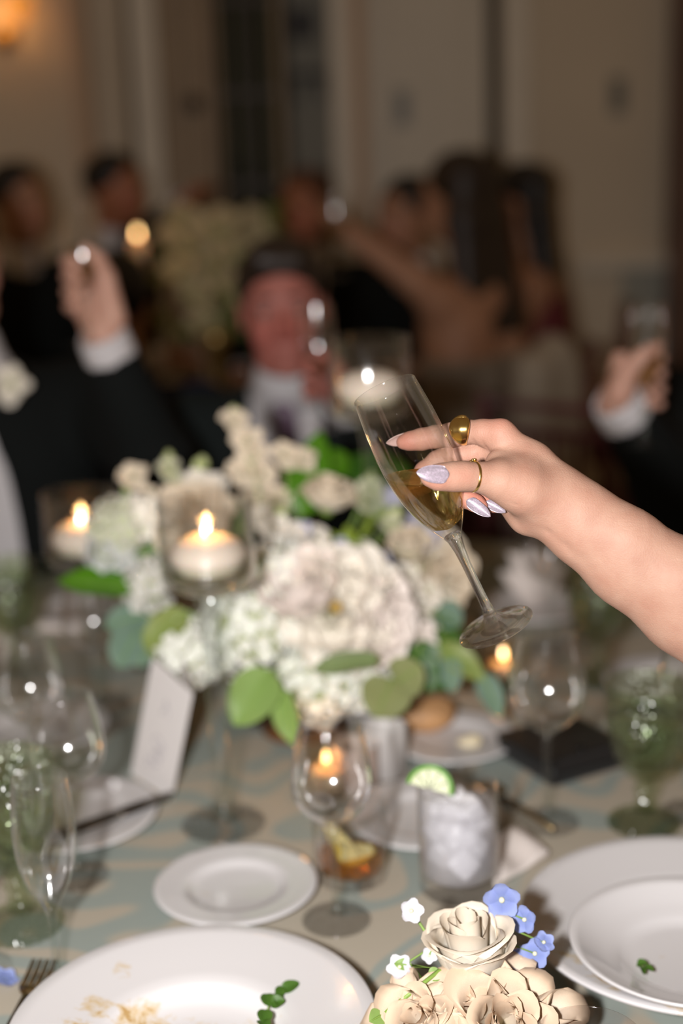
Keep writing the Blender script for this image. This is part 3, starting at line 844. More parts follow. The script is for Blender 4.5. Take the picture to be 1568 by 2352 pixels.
cst = shd - Vector((-.02, .185, .03))
pe = person('bare arm and manicured hand holding out the tilted champagne flute', (cst.x + .06, cst.y, .52), cst, (cst.x - .02, cst.y, cst.z + .30), (-1, .2, 0),
            {'L': (cst + Vector((-.02, -.25, -.26)), cst + Vector((-.27, -.14, -.26)), None)}, skin_f, mat('dark_brown_hair', (.022, .013, .009), .5, bump=.5, bscale=250), None, dress=mat('black_dress', (.008, .008, .009), .9, spec=.15), wf=(-1, 0), h=.016, legs=True)
horg = np3(pe.location)
link('arm', np_mesh('arm', Vw - horg, Q[:, ::-1], {'pink': np.clip(pink, 0, .8)}), skin_f, pe)
# almond nails
def glitter():
    m = mat('lilac_glitter_polish', (.38, .33, .38), .25, coat=.6)
    nt = m.node_tree; b = nt.nodes['Principled BSDF']
    tc = nt.nodes.new('ShaderNodeTexCoord'); vo = nt.nodes.new('ShaderNodeTexVoronoi'); vo.inputs['Scale'].default_value = 2600
    nt.links.new(tc.outputs['Object'], vo.inputs['Vector'])
    r = nt.nodes.new('ShaderNodeValToRGB'); r.color_ramp.elements[0].color = (.33, .285, .33, 1); r.color_ramp.elements[1].color = (.50, .41, .50, 1)
    r.color_ramp.elements[0].position = .35; r.color_ramp.elements[1].position = .9
    sp = nt.nodes.new('ShaderNodeSeparateColor'); nt.links.new(vo.outputs['Color'], sp.inputs[0])
    nt.links.new(sp.outputs[0], r.inputs['Fac']); nt.links.new(r.outputs['Color'], b.inputs['Base Color'])
    bp = nt.nodes.new('ShaderNodeBump'); bp.inputs['Strength'].default_value = .5; bp.inputs['Distance'].default_value = .0003
    nt.links.new(sp.outputs[1], bp.inputs['Height']); nt.links.new(bp.outputs['Normal'], b.inputs['Normal'])
    b.inputs['Metallic'].default_value = .35
    return m
m_nail = glitter(); m_nail2 = mat('sheer_pink_polish', (.50, .35, .31), .25, coat=.5)
def nail(base, tip, nrm, w, m, bulge=.0022, sag=.0012):
    base, tip = Vector(to_world(base)), Vector(to_world(tip)); n = Vector(nrm).normalized()
    n = RTV * n.x + UPV * n.y + FWD * n.z
    d = tip - base; L = d.length; d.normalize(); n = (n - d * n.dot(d)).normalized(); s = d.cross(n)
    V, Fc = [], []; NU, NV = 9, 18
    for lay in (0, 1):
        for j in range(NV + 1):
            t = j / NV
            hw = math.sqrt(max(0, 1 - ((t - .22) / .22) ** 2)) * .5 + .5 if t < .22 else max(0, 1 - max(0, (t - .3) / .7) ** 2.2) ** .72
            hw = max(hw, .02) * w / 2
            for i in range(NU):
                u = -1 + 2 * i / (NU - 1)
                p = base + d * (t * L + (.0012 * (1 - u * u) * -1 if t < .1 else 0)) + s * u * hw + n * (bulge * (1 - u * u * (hw / (w / 2))) - bulge * .35 - sag * t * t * 2.2 + sag * t - lay * .0009)
                V.append(p - Vector(horg))
    N1 = NU * (NV + 1)
    for j in range(NV):
        for i in range(NU - 1):
            a = j * NU + i; Fc.append((a, a + 1, a + NU + 1, a + NU)); b_ = a + N1; Fc.append((b_, b_ + NU, b_ + NU + 1, b_ + 1))
        for i in (0, NU - 1):
            a = j * NU + i; Fc.append((a, a + NU, a + NU + N1, a + N1))
    for i in range(NU - 1):
        a = NV * NU + i; Fc.append((a, a + 1, a + 1 + N1, a + N1)); Fc.append((i, i + N1, i + 1 + N1, i + 1))
    return link('fingernail', pymesh('fingernail', V, Fc), m, pe)
nail(hp(1027, 1090, -.0412), hp(956, 1085, -.0452), (-.10, .30, -1), .0142, m_nail)
nail(hp(1075, 1150, -.0006), hp(1126, 1187, -.0042), (-.15, -.25, -1), .0098, m_nail)
nail(hp(1118, 1154, .0068), hp(1161, 1177, .0036), (-.15, -.2, -1), .0082, m_nail)
nail(hp(948, 1002, .044), hp(886, 1017, .040), (-.1, .55, 1), .0105, m_nail2)
nail(hp(962, 1086, .049), hp(938, 1124, .045), (-.6, .2, 1), .0105, m_nail2)
# ------------------------------------------------------------------ rings
m_gold = mat('polished_gold', (.88, .62, .22), .24, 1.)
def ring_mesh(rin, thick, width, n=72, m_=14, groove=0., spread=1.1):
    """band whose camera side (angle 0) swells to a dome"""
    V, Fc = [], []
    for i in range(n):
        a = 2 * math.pi * i / n; sw = math.exp(-(min(a, 2 * math.pi - a) / spread) ** 2)
        th = .0011 + (thick - .0011) * sw; wd = .0024 + (width - .0024) * sw
        for j in range(m_):
            b = 2 * math.pi * j / m_
            gz = 1 + groove * sw * (math.sin(b * 7) * .5 + .5 * math.sin(9 * a))
            rr = rin + th / 2 + math.cos(b) * th / 2 * (gz if math.cos(b) > 0 else 1)
            V.append((rr * math.cos(a), rr * math.sin(a), math.sin(b) * wd / 2))
    for i in range(n):
        for j in range(m_):
            a, b = i * m_ + j, i * m_ + (j + 1) % m_; c, d = ((i + 1) % n) * m_ + j, ((i + 1) % n) * m_ + (j + 1) % m_
            Fc.append((a, c, d, b))
    return V, Fc
def place_ring(name, c, d, top, mesh, label):
    c = Vector(to_world(c)); d = np.asarray(d); d = (RTV * d[0] + UPV * d[1] + FWD * d[2]).normalized()
    t = RTV * top[0] + UPV * top[1] + FWD * top[2]
    R_ = frame(d, t)
    o = link(name, mesh, m_gold, loc=c, rot=R_.to_euler()); return tag(o, label, 'ring')
di = hp(1110, 993, .017) - hp(1038, 998, .027)
place_ring('dome_ring', hp(1066, 992, .0225), di, (0, .25, -1), pymesh('dome_ring', *ring_mesh(.0090, .0068, .0168, n=120, m_=28, groove=.14, spread=1.2)), 'chunky gold dome ring on the index finger')
dr = bpy.data.objects['dome_ring']
for k in range(4):   # claw-like ridges along the upper end of the dome
    a_ = -(.62 + .17 * k); th_ = .0011 + .0057 * math.exp(-(abs(a_) / 1.2) ** 2); rr_ = .0090 + th_; wd_ = .0024 + .0144 * math.exp(-(abs(a_) / 1.2) ** 2)
    link('ridge', pymesh('ridge', *tube([(rr_ * math.cos(a_) * (1 - .06 * abs(t)), rr_ * math.sin(a_) * (1 - .06 * abs(t)), t * wd_ * .36) for t in (-1, -.5, 0, .5, 1)], [.0005, .0009, .0010, .0009, .0005], 8)), m_gold, dr)
dt = hp(1130, 1101, -.018) - hp(1062, 1094, -.027)
tr = place_ring('band_ring', hp(1088, 1096, -.0238), dt, (0, .95, .35), pymesh('band_ring', *ring_mesh(.0106, .0024, .0045, groove=.0, spread=.6)), 'slim gold band ring with an ornate top on the thumb')
orn = []
for i in range(7):
    a = (i - 3) * .13; orn.append(lathe([(0, -.0011), (.0009, -.0007), (.0012, 0), (.0009, .0007), (0, .0011)], 8))
    orn[-1] = ([(x + .0132 * math.cos(a), y + .0132 * math.sin(a), z + (.0009 if i % 2 else -.0009)) for x, y, z in orn[-1][0]], orn[-1][1])
link('ornament', pymesh('ornament', *join(*orn)), m_gold, tr)
# ================================================================== TABLEWARE
m_china = mat('white_china', (.64, .625, .63), .12, spec=.55, coat=.3)
def copy_tree(o, parent=None):
    c = o.copy(); COL.objects.link(c); c.parent = parent
    for ch in o.children: copy_tree(ch, c)
    return c
# ---- wine glasses: build one, copy it
def wine_glass_parts(Hh, Rb, L_bowl=.105, r_rim=.029, r_foot=.034):
    zb = Hh - L_bowl
    o = []
    for i in range(17):
        t = i / 16
        # egg shaped bowl: widest at a third of its height
        r = Rb * (math.sin(math.pi * .5 * min(1, t / .40)) ** .62 if t < .40 else 1 - (1 - r_rim / Rb) * ((t - .40) / .60) ** 1.7)
        o.append((max(r, .0045), zb + L_bowl * t))
    o = [(.0042, zb - .008), (.0048, zb - .003)] + o[1:]
    inn = [(r - .0010, z + (.001 if z < zb + .02 else 0)) for r, z in o[3:-1]]
    r0 = o[-1][0]
    bowl = lathe(o[:-1] + [(r0, Hh - .0012), (r0 - .0001, Hh - .0003), (r0 - .0005, Hh), (r0 - .0009, Hh - .0003), (r0 - .001, Hh - .0012)] + list(reversed(inn)) + [(0, zb + .004)], 64)
    stem = lathe([(0, .008), (.0075, .0085), (.0048, .016), (.0038, .03), (.0035, (.03 + zb) / 2), (.0038, zb - .012), (.0045, zb - .004), (0, zb - .003)], 32)
    foot = lathe([(0, 0), (r_foot * .97, 0), (r_foot, .0005), (r_foot * .98, .0014), (r_foot * .6, .0035), (.012, .0062), (.0078, .0085), (0, .0095)], 64)
    return [(n, pymesh(n, *g)) for n, g in (('bowl', bowl), ('stem', stem), ('foot', foot))]
WG = wine_glass_parts(.206, .0395)
def wine_glass(x, y, label, s=1., group=None, rot=0):
    e = empty('wine_glass', T(x, y), (0, 0, rot), label, 'glass', group); e.scale = (s, s, s)
    for n, me in WG: link(n, me, {'bowl': m_thin, 'stem': m_stemg, 'foot': m_foot}[n], e)
    return e
wine_glass(773, 2112, 'empty wine glass between the small white plate and the ice water tumbler')
wine_glass(1255, 1888, 'empty wine glass beside the black clutch', 1.06)
wine_glass(178, 2012, 'empty wine glass between the green goblet and the white plate with a knife', .99)
wine_glass(92, 1850, 'empty wine glass behind the plate with a knife, near the white napkin')
wine_glass(232, 1668, 'empty wine glass between the place card and the large green leaf')
wine_glass(1262, 1490, 'empty wine glass in front of the plate with the folded napkin')
wine_glass(1585, 1868, 'empty wine glass beside the green goblet at the black clutch', 1.0)
# ---- standing flutes
FP = flute_parts(.207)
make_flute(T(134, 2268), Matrix.Rotation(.3, 3, 'Z'), .207, 'empty champagne flute standing behind the stained dinner bowl', FP)
make_flute(T(-48, 2225), Matrix.Rotation(.3, 3, 'Z'), .207, 'empty champagne flute standing next to the green goblet with the scalloped foot', FP)
# ---- green pressed-glass goblets
m_green = thin_glass('green_pressed_glass', (.86, .90, .80), 1.5, bump=1., bscale=140, kind='voronoi', edge=.4, gr=.2)
m_greens = glass('green_solid_glass', (.55, .72, .52), 1.48)
m_water = thin_glass('still_water', (.9, .93, .88), 1.33)
def goblet_parts():
    Hh, zb = .160, .055
    def nub(a, r, z): return 1 + .022 * math.sin(18 * a + z * 420) * math.sin(z * 260)
    ob = [(.010, zb - .004), (.018, zb + .002), (.028, zb + .014), (.0355, zb + .032), (.040, zb + .055), (.0415, zb + .08), (.042, Hh - .002), (.0415, Hh), (.0395, Hh), (.039, Hh - .003), (.0385, zb + .08), (.037, zb + .055), (.0325, zb + .033), (.025, zb + .016), (.012, zb + .008), (0, zb + .006)]
    # refine the outer wall so the pressed pattern is real relief
    fine = []
    for (r0, z0), (r1, z1) in zip(ob[:6], ob[1:7]):
        for k in range(5): fine.append((r0 + (r1 - r0) * k / 5, z0 + (z1 - z0) * k / 5))
    bowl = lathe(fine + ob[6:], 108, lambda a, r, z: nub(a, r, z) if z < Hh - .012 and r > .015 else 1)
    stem = lathe([(0, .016), (.011, .017), (.0085, .022), (.0105, .028), (.0085, .034), (.012, .041), (.0085, .047), (.0102, zb - .003), (0, zb - .003)], 32)
    foot = lathe([(0, 0), (.036, 0), (.0385, .003), (.034, .007), (.022, .012), (.013, .0165), (0, .017)], 96, lambda a, r, z: 1 + .035 * math.cos(24 * a) * (r / .038) ** 2)
    return [(n, pymesh(n, *g)) for n, g in (('bowl', bowl), ('stem', stem), ('foot', foot))]
GP = goblet_parts()
wp = pymesh('water', *lathe([(0, .066), (.02, .073), (.031, .088), (.0365, .108), (.0375, .122), (0, .122)], 40))
def goblet(x, y, label, s=1., water=True):
    e = empty('goblet', T(x, y), (0, 0, random.random()), label, 'glass'); e.scale = (s, s, s)
    for n, me in GP: link(n, me, m_green, e)
    if water: link('water', wp, m_water, e)
    return e
goblet(1478, 1893, 'green pressed glass goblet between the two empty wine glasses by the clutch', 1.03)
goblet(48, 2128, 'green pressed glass goblet with scalloped foot beside the standing flutes', 1.1)
goblet(36, 1545, 'green pressed glass goblet next to the white napkin across from the flowers', 1.05)
goblet(1372, 1560, 'green pressed glass goblet beside the plate with the folded napkin', 1.05)
# ---- plates
def plate_prof(R, well, h, foot_r, zw=.006, t=.0042):
    top = [(0, zw), (well * .8, zw), (well * .95, zw + .0015), (well * 1.03, zw + .004), (well * 1.1, zw + .006)]
    for i in range(1, 6): top.append((well * 1.1 + (R - well * 1.1) * i / 5, zw + .006 + (h - zw - .006) * (i / 5) ** 1.3))
    edge = [(R + .0012, h - .0012), (R + .0006, h - .003)]
    und = [(r, z - t) for r, z in reversed(top[2:]) if r > foot_r]
    return top + edge + und[1:] + [(foot_r, 0), (foot_r - .004, 0), (foot_r - .005, .0018), (0, .0018)]
def bowl_prof(R, well, h):
    top = [(0, .010), (well * .5, .010), (well * .85, .0125), (well, .019), (well * 1.04, .024), (well * 1.1, .027)]
    for i in range(1, 7): top.append((well * 1.1 + (R - well * 1.1) * i / 6, .027 + (h - .027) * (i / 6) ** 1.1))
    return top + [(R + .0014, h - .001), (R + .0012, h - .0035), (R - .003, h - .005)] + [(well * 1.1, .021), (well, .010), (well * .8, .0), (well * .74, 0), (well * .72, .003), (0, .004)]
def ware(name, prof, loc, label, m, cat='plate', n=96):
    o = link(name, pymesh(name, *lathe(prof, n)), m, loc=loc); return tag(o, label, cat)
def stained(name, spots):
    """white china with dried brown sauce; spots: (x, y, radius, amount) in plate coordinates"""
    m = bpy.data.materials.new(name); m.use_nodes = True; nt = m.node_tree; b = nt.nodes['Principled BSDF']
    b.inputs['Roughness'].default_value = .14; b.inputs['Coat Weight'].default_value = .3
    tc = nt.nodes.new('ShaderNodeTexCoord'); acc = None
    for x, y, r, a in spots:
        d = nt.nodes.new('ShaderNodeVectorMath'); d.operation = 'DISTANCE'; d.inputs[1].default_value = (x, y, .02); nt.links.new(tc.outputs['Object'], d.inputs[0])
        mr = nt.nodes.new('ShaderNodeMapRange'); mr.inputs[1].default_value = r; mr.inputs[2].default_value = r * .4; mr.inputs[3].default_value = 0; mr.inputs[4].default_value = a; nt.links.new(d.outputs['Value'], mr.inputs[0])
        if acc is None: acc = mr.outputs[0]
        else:
            mxm = nt.nodes.new('ShaderNodeMath'); mxm.operation = 'MAXIMUM'; nt.links.new(acc, mxm.inputs[0]); nt.links.new(mr.outputs[0], mxm.inputs[1]); acc = mxm.outputs[0]
    n = nt.nodes.new('ShaderNodeTexNoise'); n.inputs['Scale'].default_value = 75; n.inputs['Detail'].default_value = 6; n.inputs['Roughness'].default_value = .65; n.inputs['Distortion'].default_value = .6; nt.links.new(tc.outputs['Object'], n.inputs['Vector'])
    ad = nt.nodes.new('ShaderNodeMath'); nt.links.new(n.outputs['Fac'], ad.inputs[0]); nt.links.new(acc, ad.inputs[1])
    r = nt.nodes.new('ShaderNodeValToRGB'); el = r.color_ramp.elements
    el[0].position = .78; el[0].color = (.64, .625, .63, 1); el[1].position = 1.08 - .08; el[1].color = (.42, .27, .11, 1)
    e = el.new(.93); e.color = (.58, .46, .30, 1)
    r2 = nt.nodes.new('ShaderNodeMath'); r2.operation = 'MULTIPLY'; r2.inputs[1].default_value = .86; nt.links.new(ad.outputs[0], r2.inputs[0])
    nt.links.new(r2.outputs[0], r.inputs['Fac']); nt.links.new(r.outputs['Color'], b.inputs['Base Color'])
    return m
bz = TZ + .002
c1 = T(441, 2352, TZ + .042); c1.z = bz
ware('dinner_bowl', bowl_prof(.149, .075, .042), c1, 'large white wide-rimmed bowl with brown sauce stains and a herb sprig', stained('sauce_stained_china', [(-.075, .094, .026, .62), (-.088, .045, .034, .55), (-.045, .035, .05, .57), (-.005, .018, .055, .56), (.045, .015, .05, .48), (-.06, .0, .05, .6), (-.10, .02, .03, .5)]), 'bowl', 128)
c2 = T(541, 2026, TZ + .015); c2.z = TZ + .001
ware('bread_plate', plate_prof(.0815, .047, .015, .04), c2, 'small white plate behind the large sauce stained bowl', stained('crumbed_china', [(-.028, -.008, .03, .42), (-.02, -.03, .02, .38)]))
c3 = T(1588, 2106, TZ + .042); c3.z = bz
ware('dinner_bowl', bowl_prof(.152, .085, .042), c3, 'large white wide-rimmed bowl holding a smaller bowl, beside the roses', stained('sauce_stained_rim', [(-.082, -.085, .05, .64), (-.03, -.125, .055, .68), (.03, -.13, .05, .66), (-.12, -.05, .035, .55)]), 'bowl', 128)
c4 = T(1588, 2152, TZ + .055); c4.z = TZ + .026
ware('soup_bowl', plate_prof(.104, .06, .030, .05, .006), c4, 'shallow white bowl with a green herb scrap, stacked in the larger bowl', stained('broth_stained_china', [(.0, .0, .07, .3), (-.03, -.03, .02, .4)]), 'bowl')
def pl(x, y, r, label, m=None, dz=0.):
    c = T(x, y, TZ + .012 + dz); c.z = TZ + .001 + dz
    return ware('bread_plate', plate_prof(r, r * .58, .014, r * .5), c, label, m or m_china), c
pl(168, 1868, .094, 'white plate carrying a dark handled knife beside the place card')
_, cb = pl(1038, 1692, .080, 'white plate with a bread roll in front of the flowers')
pl(975, 1868, .085, 'white plate behind the ice water tumbler')
_, cn = pl(85, 1668, .092, 'white plate behind the empty wine glasses beside the white napkin')
_, cf = pl(1228, 1390, .088, 'white plate under a folded white napkin by the far wine glass')
pl(175, 1395, .085, 'white plate behind the large green leaf near the raised sleeve')
pl(870, 1600, .08, 'white plate half hidden under the grey-green leaves')
pl(1540, 1560, .09, 'white plate beyond the green goblet under the raised arm')
# ---- tumbler of ice water
to = empty('tumbler', T(1054, 2038), label='straight tumbler of ice water with a lime wedge on its rim', cat='glass')
tr_, th = .0405, .113
link('glass_wall', pymesh('glass_wall', *lathe([(0, 0), (tr_ - .003, 0), (tr_ - .001, .002), (tr_ - .0003, .012), (tr_, th - .001), (tr_ - .0006, th), (tr_ - .0013, th - .001), (tr_ - .0016, .03), (tr_ - .003, .019), (tr_ - .009, .017), (0, .0165)], 72)), thin_glass('tumbler_glass', (.985, .985, .99), 1.5, edge=.6), to)
def cloudy(name, col, fac):
    m = mat(name, col, .3); nt = m.node_tree; b = nt.nodes['Principled BSDF']
    t = nt.nodes.new('ShaderNodeBsdfTransparent'); x = nt.nodes.new('ShaderNodeMixShader'); x.inputs[0].default_value = fac
    tl = nt.nodes.new('ShaderNodeBsdfTranslucent'); tl.inputs[0].default_value = (*col, 1); y = nt.nodes.new('ShaderNodeMixShader'); y.inputs[0].default_value = .4
    nt.links.new(b.outputs[0], y.inputs[1]); nt.links.new(tl.outputs[0], y.inputs[2])
    nt.links.new(y.outputs[0], x.inputs[1]); nt.links.new(t.outputs[0], x.inputs[2]); nt.links.new(x.outputs[0], nt.nodes['Material Output'].inputs['Surface'])
    return m
link('ice_water', pymesh('ice_water', *lathe([(0, .0175), (tr_ - .008, .0178), (tr_ - .003, .021), (tr_ - .002, .045), (tr_ - .0018, .088), (tr_ - .003, .0885), (0, .087)], 48)), cloudy('cloudy_ice_water', (.94, .93, .97), .62), to)
ice_m = mat('cracked_ice', (.95, .94, .97), .25, spec=.6)
nt = ice_m.node_tree; b_ = nt.nodes['Principled BSDF']; tt = nt.nodes.new('ShaderNodeBsdfTransparent'); mx = nt.nodes.new('ShaderNodeMixShader'); mx.inputs[0].default_value = .5
nt.links.new(b_.outputs[0], mx.inputs[1]); nt.links.new(tt.outputs[0], mx.inputs[2]); nt.links.new(mx.outputs[0], nt.nodes['Material Output'].inputs['Surface'])
rr = random.Random(3)
for k in range(20):
    s = rr.uniform(.0095, .0145)
    v = [(x * s * rr.uniform(.8, 1.1), y * s * rr.uniform(.8, 1.1), z * s * rr.uniform(.8, 1.1)) for x, y, z in box(-1, 1, -1, 1, -1, 1)[0]]
    a, r_ = k * 2.4, rr.uniform(.004, .0235)
    ic = link('ice_cube', pymesh('ice_cube', v, box(-1, 1, -1, 1, -1, 1)[1]), ice_m, to, loc=(r_ * math.cos(a), r_ * math.sin(a), .034 + k * .0031), rot=(rr.random() * 3, rr.random() * 3, rr.random() * 3))
    bevel(ic, .006, 4)
def citrus(name, label, loc, R, rind, flesh, r=.021, th_=.010, span=math.pi, cat='fruit', parent=None):
    """half slice: rind crescent and flesh"""
    e = empty(name, loc, R, label, cat) if parent is None else link(name, bpy.data.meshes.new(name), None, parent, loc, R)
    def seg(r0, r1, t):
        V, Fc = [], []; n = 18
        for s in (-t / 2, t / 2):
            for i in range(n + 1):
                a = span * i / n
                V += [(r0 * math.cos(a), s, r0 * math.sin(a)), (r1 * math.cos(a), s * .85, r1 * math.sin(a))]
        N = 2 * (n + 1)
        for i in range(n):
            a = 2 * i; Fc += [(a, a + 1, a + 3, a + 2), (a + N, a + N + 2, a + N + 3, a + N + 1), (a, a + 2, a + N + 2, a + N), (a + 1, a + N + 1, a + N + 3, a + 3)]
        Fc += [(0, N, N + 1, 1), (2 * n, 2 * n + 1, N + 2 * n + 1, N + 2 * n)]
        return V, Fc
    link('rind', pymesh('rind', *seg(r * .84, r, th_), False), rind, e)
    link('pith', pymesh('pith', *seg(r * .77, r * .845, th_ * .99), False), mat('citrus_pith', (.75, .74, .5), .6), e)
    for i in range(5):
        a0 = span * i / 5 + .04; a1 = span * (i + 1) / 5 - .04; n = 5; V, Fc = [], []
        for s in (-th_ / 2, th_ / 2):
            V.append((.0015 * math.cos((a0 + a1) / 2), s, .0015 * math.sin((a0 + a1) / 2)))
            for k in range(n + 1):
                a = a0 + (a1 - a0) * k / n; V.append((r * .76 * math.cos(a), s, r * .76 * math.sin(a)))
        Fc = [tuple(range(n + 2)), tuple(range(n + 2, 2 * n + 4))[::-1]] + [(k, k + n + 2, (k + 1) % (n + 2) + n + 2, (k + 1) % (n + 2)) for k in range(n + 2)]
        link('segment', pymesh('segment', V, Fc, False), flesh, e)
    return e
m_limer = mat('lime_rind', (.10, .30, .02), .35, bump=.3, bscale=500); m_limef = mat('lime_flesh', (.50, .54, .30), .3)
lp = T(1054, 2038) + Vector((-.028, -.012, th + .002))
citrus('lime_wedge', 'green lime wedge resting on the rim of the ice water tumbler', lp, (math.radians(-22), math.radians(12), math.radians(-16)), m_limer, m_limef, .0235, .014)
# ---- small rocks glass with lemon
ro = empty('rocks_glass', T(806, 2012), label='short rocks glass with lemon and mint behind the wine glass', cat='glass')
link('glass_wall', pymesh('glass_wall', *lathe([(0, 0), (.034, 0), (.0365, .002), (.0375, .02), (.0385, .081), (.038, .0818), (.0372, .081), (.036, .022), (.033, .012), (0, .0105)], 64)), mat('x', (1, 1, 1)) if False else thin_glass('tumbler_glass'), ro)
link('drink', pymesh('drink', *lathe([(0, .0112), (.032, .0125), (.0355, .022), (.0358, .024), (0, .024)], 40)), wine_mat('yellow_dregs', (.95, .72, .2), .85), ro)
m_lemr = mat('lemon_rind', (.70, .48, .05), .4, bump=.3, bscale=400); m_lemf = mat('lemon_flesh', (.72, .60, .26), .35)
citrus('lemon_wedge', 'yellow lemon wedge inside the short rocks glass', T(806, 2012) + Vector((.006, -.006, .036)), (math.radians(-20), math.radians(200), .5), m_lemr, m_lemf, .022, .012)
citrus('lemon_wedge', 'yellow lemon wedge leaning on the far side of the short rocks glass', T(806, 2012) + Vector((-.012, .014, .040)), (math.radians(15), math.radians(160), 2.2), m_lemr, m_lemf, .020, .011)
def leafy(name, label, base, tips, m_leaf, m_stem, lw=.012, cat='herb'):
    o = empty(name, base, label=label, cat=cat)
    return o
# ---- glass with a pink drink at the very front
go = empty('rocks_glass', P(1352, 2420, 1.06) - Vector((0, 0, .083)), label='rocks glass of pink drink beside the wilting roses', cat='glass')
gz = go.location.z
link('glass_wall', pymesh('glass_wall', *lathe([(0, 0), (.037, 0), (.039, .002), (.041, .081), (.0405, .0818), (.0397, .081), (.0376, .012), (0, .0105)], 72)), thin_glass('tumbler_glass'), go)
link('drink', pymesh('drink', *lathe([(0, .0108), (.037, .0125), (.0392, .066), (0, .066)], 48)), wine_mat('pink_drink', (.93, .72, .62), .85), go)
go.location.z = TZ
# ---- candle holders
m_wax = mat('white_wax', (.85, .74, .62), .45, sss=.3)
m_wick = mat('black_wick', (.02, .015, .01), .8)
def flame_mat():
    m = bpy.data.materials.new('candle_flame'); m.use_nodes = True; nt = m.node_tree; nt.nodes.remove(nt.nodes['Principled BSDF'])
    e = nt.nodes.new('ShaderNodeEmission'); e.inputs[1].default_value = 11
    tc = nt.nodes.new('ShaderNodeTexCoord'); s = nt.nodes.new('ShaderNodeSeparateXYZ'); nt.links.new(tc.outputs['Generated'], s.inputs[0])
    r = nt.nodes.new('ShaderNodeValToRGB'); r.color_ramp.elements[0].color = (1, .22, .03, 1); r.color_ramp.elements[1].color = (1, .55, .18, 1); x = r.color_ramp.elements.new(.4); x.color = (1, .68, .30, 1)
    nt.links.new(s.outputs['Z'], r.inputs[0]); nt.links.new(r.outputs[0], e.inputs[0]); nt.links.new(e.outputs[0], nt.nodes['Material Output'].inputs['Surface'])
    return m
m_flame = flame_mat()
fm = pymesh('flame', *lathe([(0, 0), (.002, .001), (.0034, .0045), (.0036, .007), (.003, .011), (.0016, .015), (0, .019)], 16))
wkm = pymesh('wick', *tube([(0, 0, 0), (.0004, 0, .006), (.0012, 0, .010)], .0008, 6))
def light_at(o, z, e):
    l = bpy.data.lights.new('candle_glow', 'POINT'); l.energy = e; l.color = (1, .48, .14); l.shadow_soft_size = .008
    lo = bpy.data.objects.new('candle_glow', l); COL.objects.link(lo); lo.parent = o; lo.location = (0, 0, z)
def candle_holder(x, y, Hh, label, clabel, lit=True, Z=TZ, D=None, e=.16):
    loc = T(x, y)
    o = empty('candle_holder', loc, label=label, cat='candle holder')
    R = .0505; cup = .098
    zc = Hh - cup
    link('cup', pymesh('cup', *lathe([(0, zc), (R * .75, zc), (R * .96, zc + .006), (R, zc + .018), (R, Hh - .001), (R - .001, Hh), (R - .0022, Hh - .001), (R - .0024, zc + .02), (R * .9, zc + .009), (0, zc + .007)], 72)), m_thin, o)
    link('stem', pymesh('stem', *lathe([(0, .009), (.018, .010), (.0125, .02), (.0105, .05), (.0105, zc * .6), (.0125, zc - .03), (.018, zc - .008), (.026, zc - .001), (0, zc + .0005)], 40)), m_thin if False else thin_glass('heavy_clear_glass', (.93, .95, .94), 1.55), o)
    link('foot', pymesh('foot', *lathe([(0, 0), (.046, 0), (.0475, .001), (.046, .0025), (.025, .006), (.016, .0105), (0, .0115)], 64)), m_foot, o)
    link('water', pymesh('water', *lathe([(0, zc + .0075), (R * .89, zc + .0095), (R - .003, zc + .02), (R - .0028, zc + .030), (0, zc + .030)], 48)), m_water, o)
    c = empty('floating_candle', loc + Vector((0, 0, zc + .016)), label=clabel, cat='candle')
    link('wax', pymesh('wax', *lathe([(0, 0), (.030, .001), (.036, .006), (.040, .016), (.0415, .022), (.0405, .0245), (.034, .034), (.022, .040), (.006, .0425), (.003, .041), (0, .041)], 48)), m_wax, c)
    link('wick', wkm, m_wick, c, loc=(0, 0, .041))
    if lit:
        link('flame', fm, m_flame, c, loc=(.0008, 0, .0485))
        light_at(c, .062, e)
    return o
candle_holder(514, 1892, .375, 'tall clear stemmed candle holder standing in front of the flowers', 'lit white floating candle in the holder in front of the flowers')
candle_holder(222, 1622, .300, 'clear stemmed candle holder beside the large green leaf', 'lit white floating candle in the holder beside the large green leaf')
hx = T(880, 1690)
candle_holder(872, 1672, .505, 'tallest clear stemmed candle holder behind the tilted flute', 'white floating candle without flame in the tallest holder', lit=False)
# ---- votives
m_frost = mat('frosted_votive_glass', (.80, .76, .74), .4, trans=.25)
def votive(x, y, label, clabel, m, r=.027, hh=.062, lit=True, e=.06):
    loc = T(x, y)
    o = link('votive_cup', pymesh('votive_cup', *lathe([(0, 0), (r * .93, 0), (r, .004), (r, hh - .001), (r - .001, hh), (r - .002, hh - .001), (r - .0024, .008), (0, .007)], 48)), m, loc=loc); tag(o, label, 'candle holder')
    c = empty('votive_candle', loc + Vector((0, 0, .0078)), label=clabel, cat='candle')
    link('wax', pymesh('wax', *lathe([(0, 0), (r * .86, 0), (r * .87, .022), (r * .5, .0235), (0, .023)], 32)), m_wax, c)
    link('wick', wkm, m_wick, c, loc=(0, 0, .022))
    if lit:
        link('flame', fm, m_flame, c, loc=(.0008, 0, .0285)); light_at(c, .042, e)
    return o
votive(884, 1776, 'white frosted votive cup between the bread plate and the wine glass', 'white votive candle in the white frosted cup', m_frost, lit=False)
votive(818, 1806, 'pinkish frosted votive cup behind the wine glass', 'votive candle in the pinkish frosted cup', mat('pink_frosted_votive', (.72, .56, .48), .4, trans=.3), hh=.055, lit=False)
m_clearv = thin_glass('clear_votive_glass', (.96, .92, .86), 1.5)
votive(750, 1822, 'clear votive cup whose flame shows through the wine glass', 'lit candle in the clear votive cup behind the wine glass', m_clearv)
votive(1155, 1572, 'clear votive cup with a burning candle below the flute foot', 'burning candle in the votive cup below the flute foot', m_clearv)
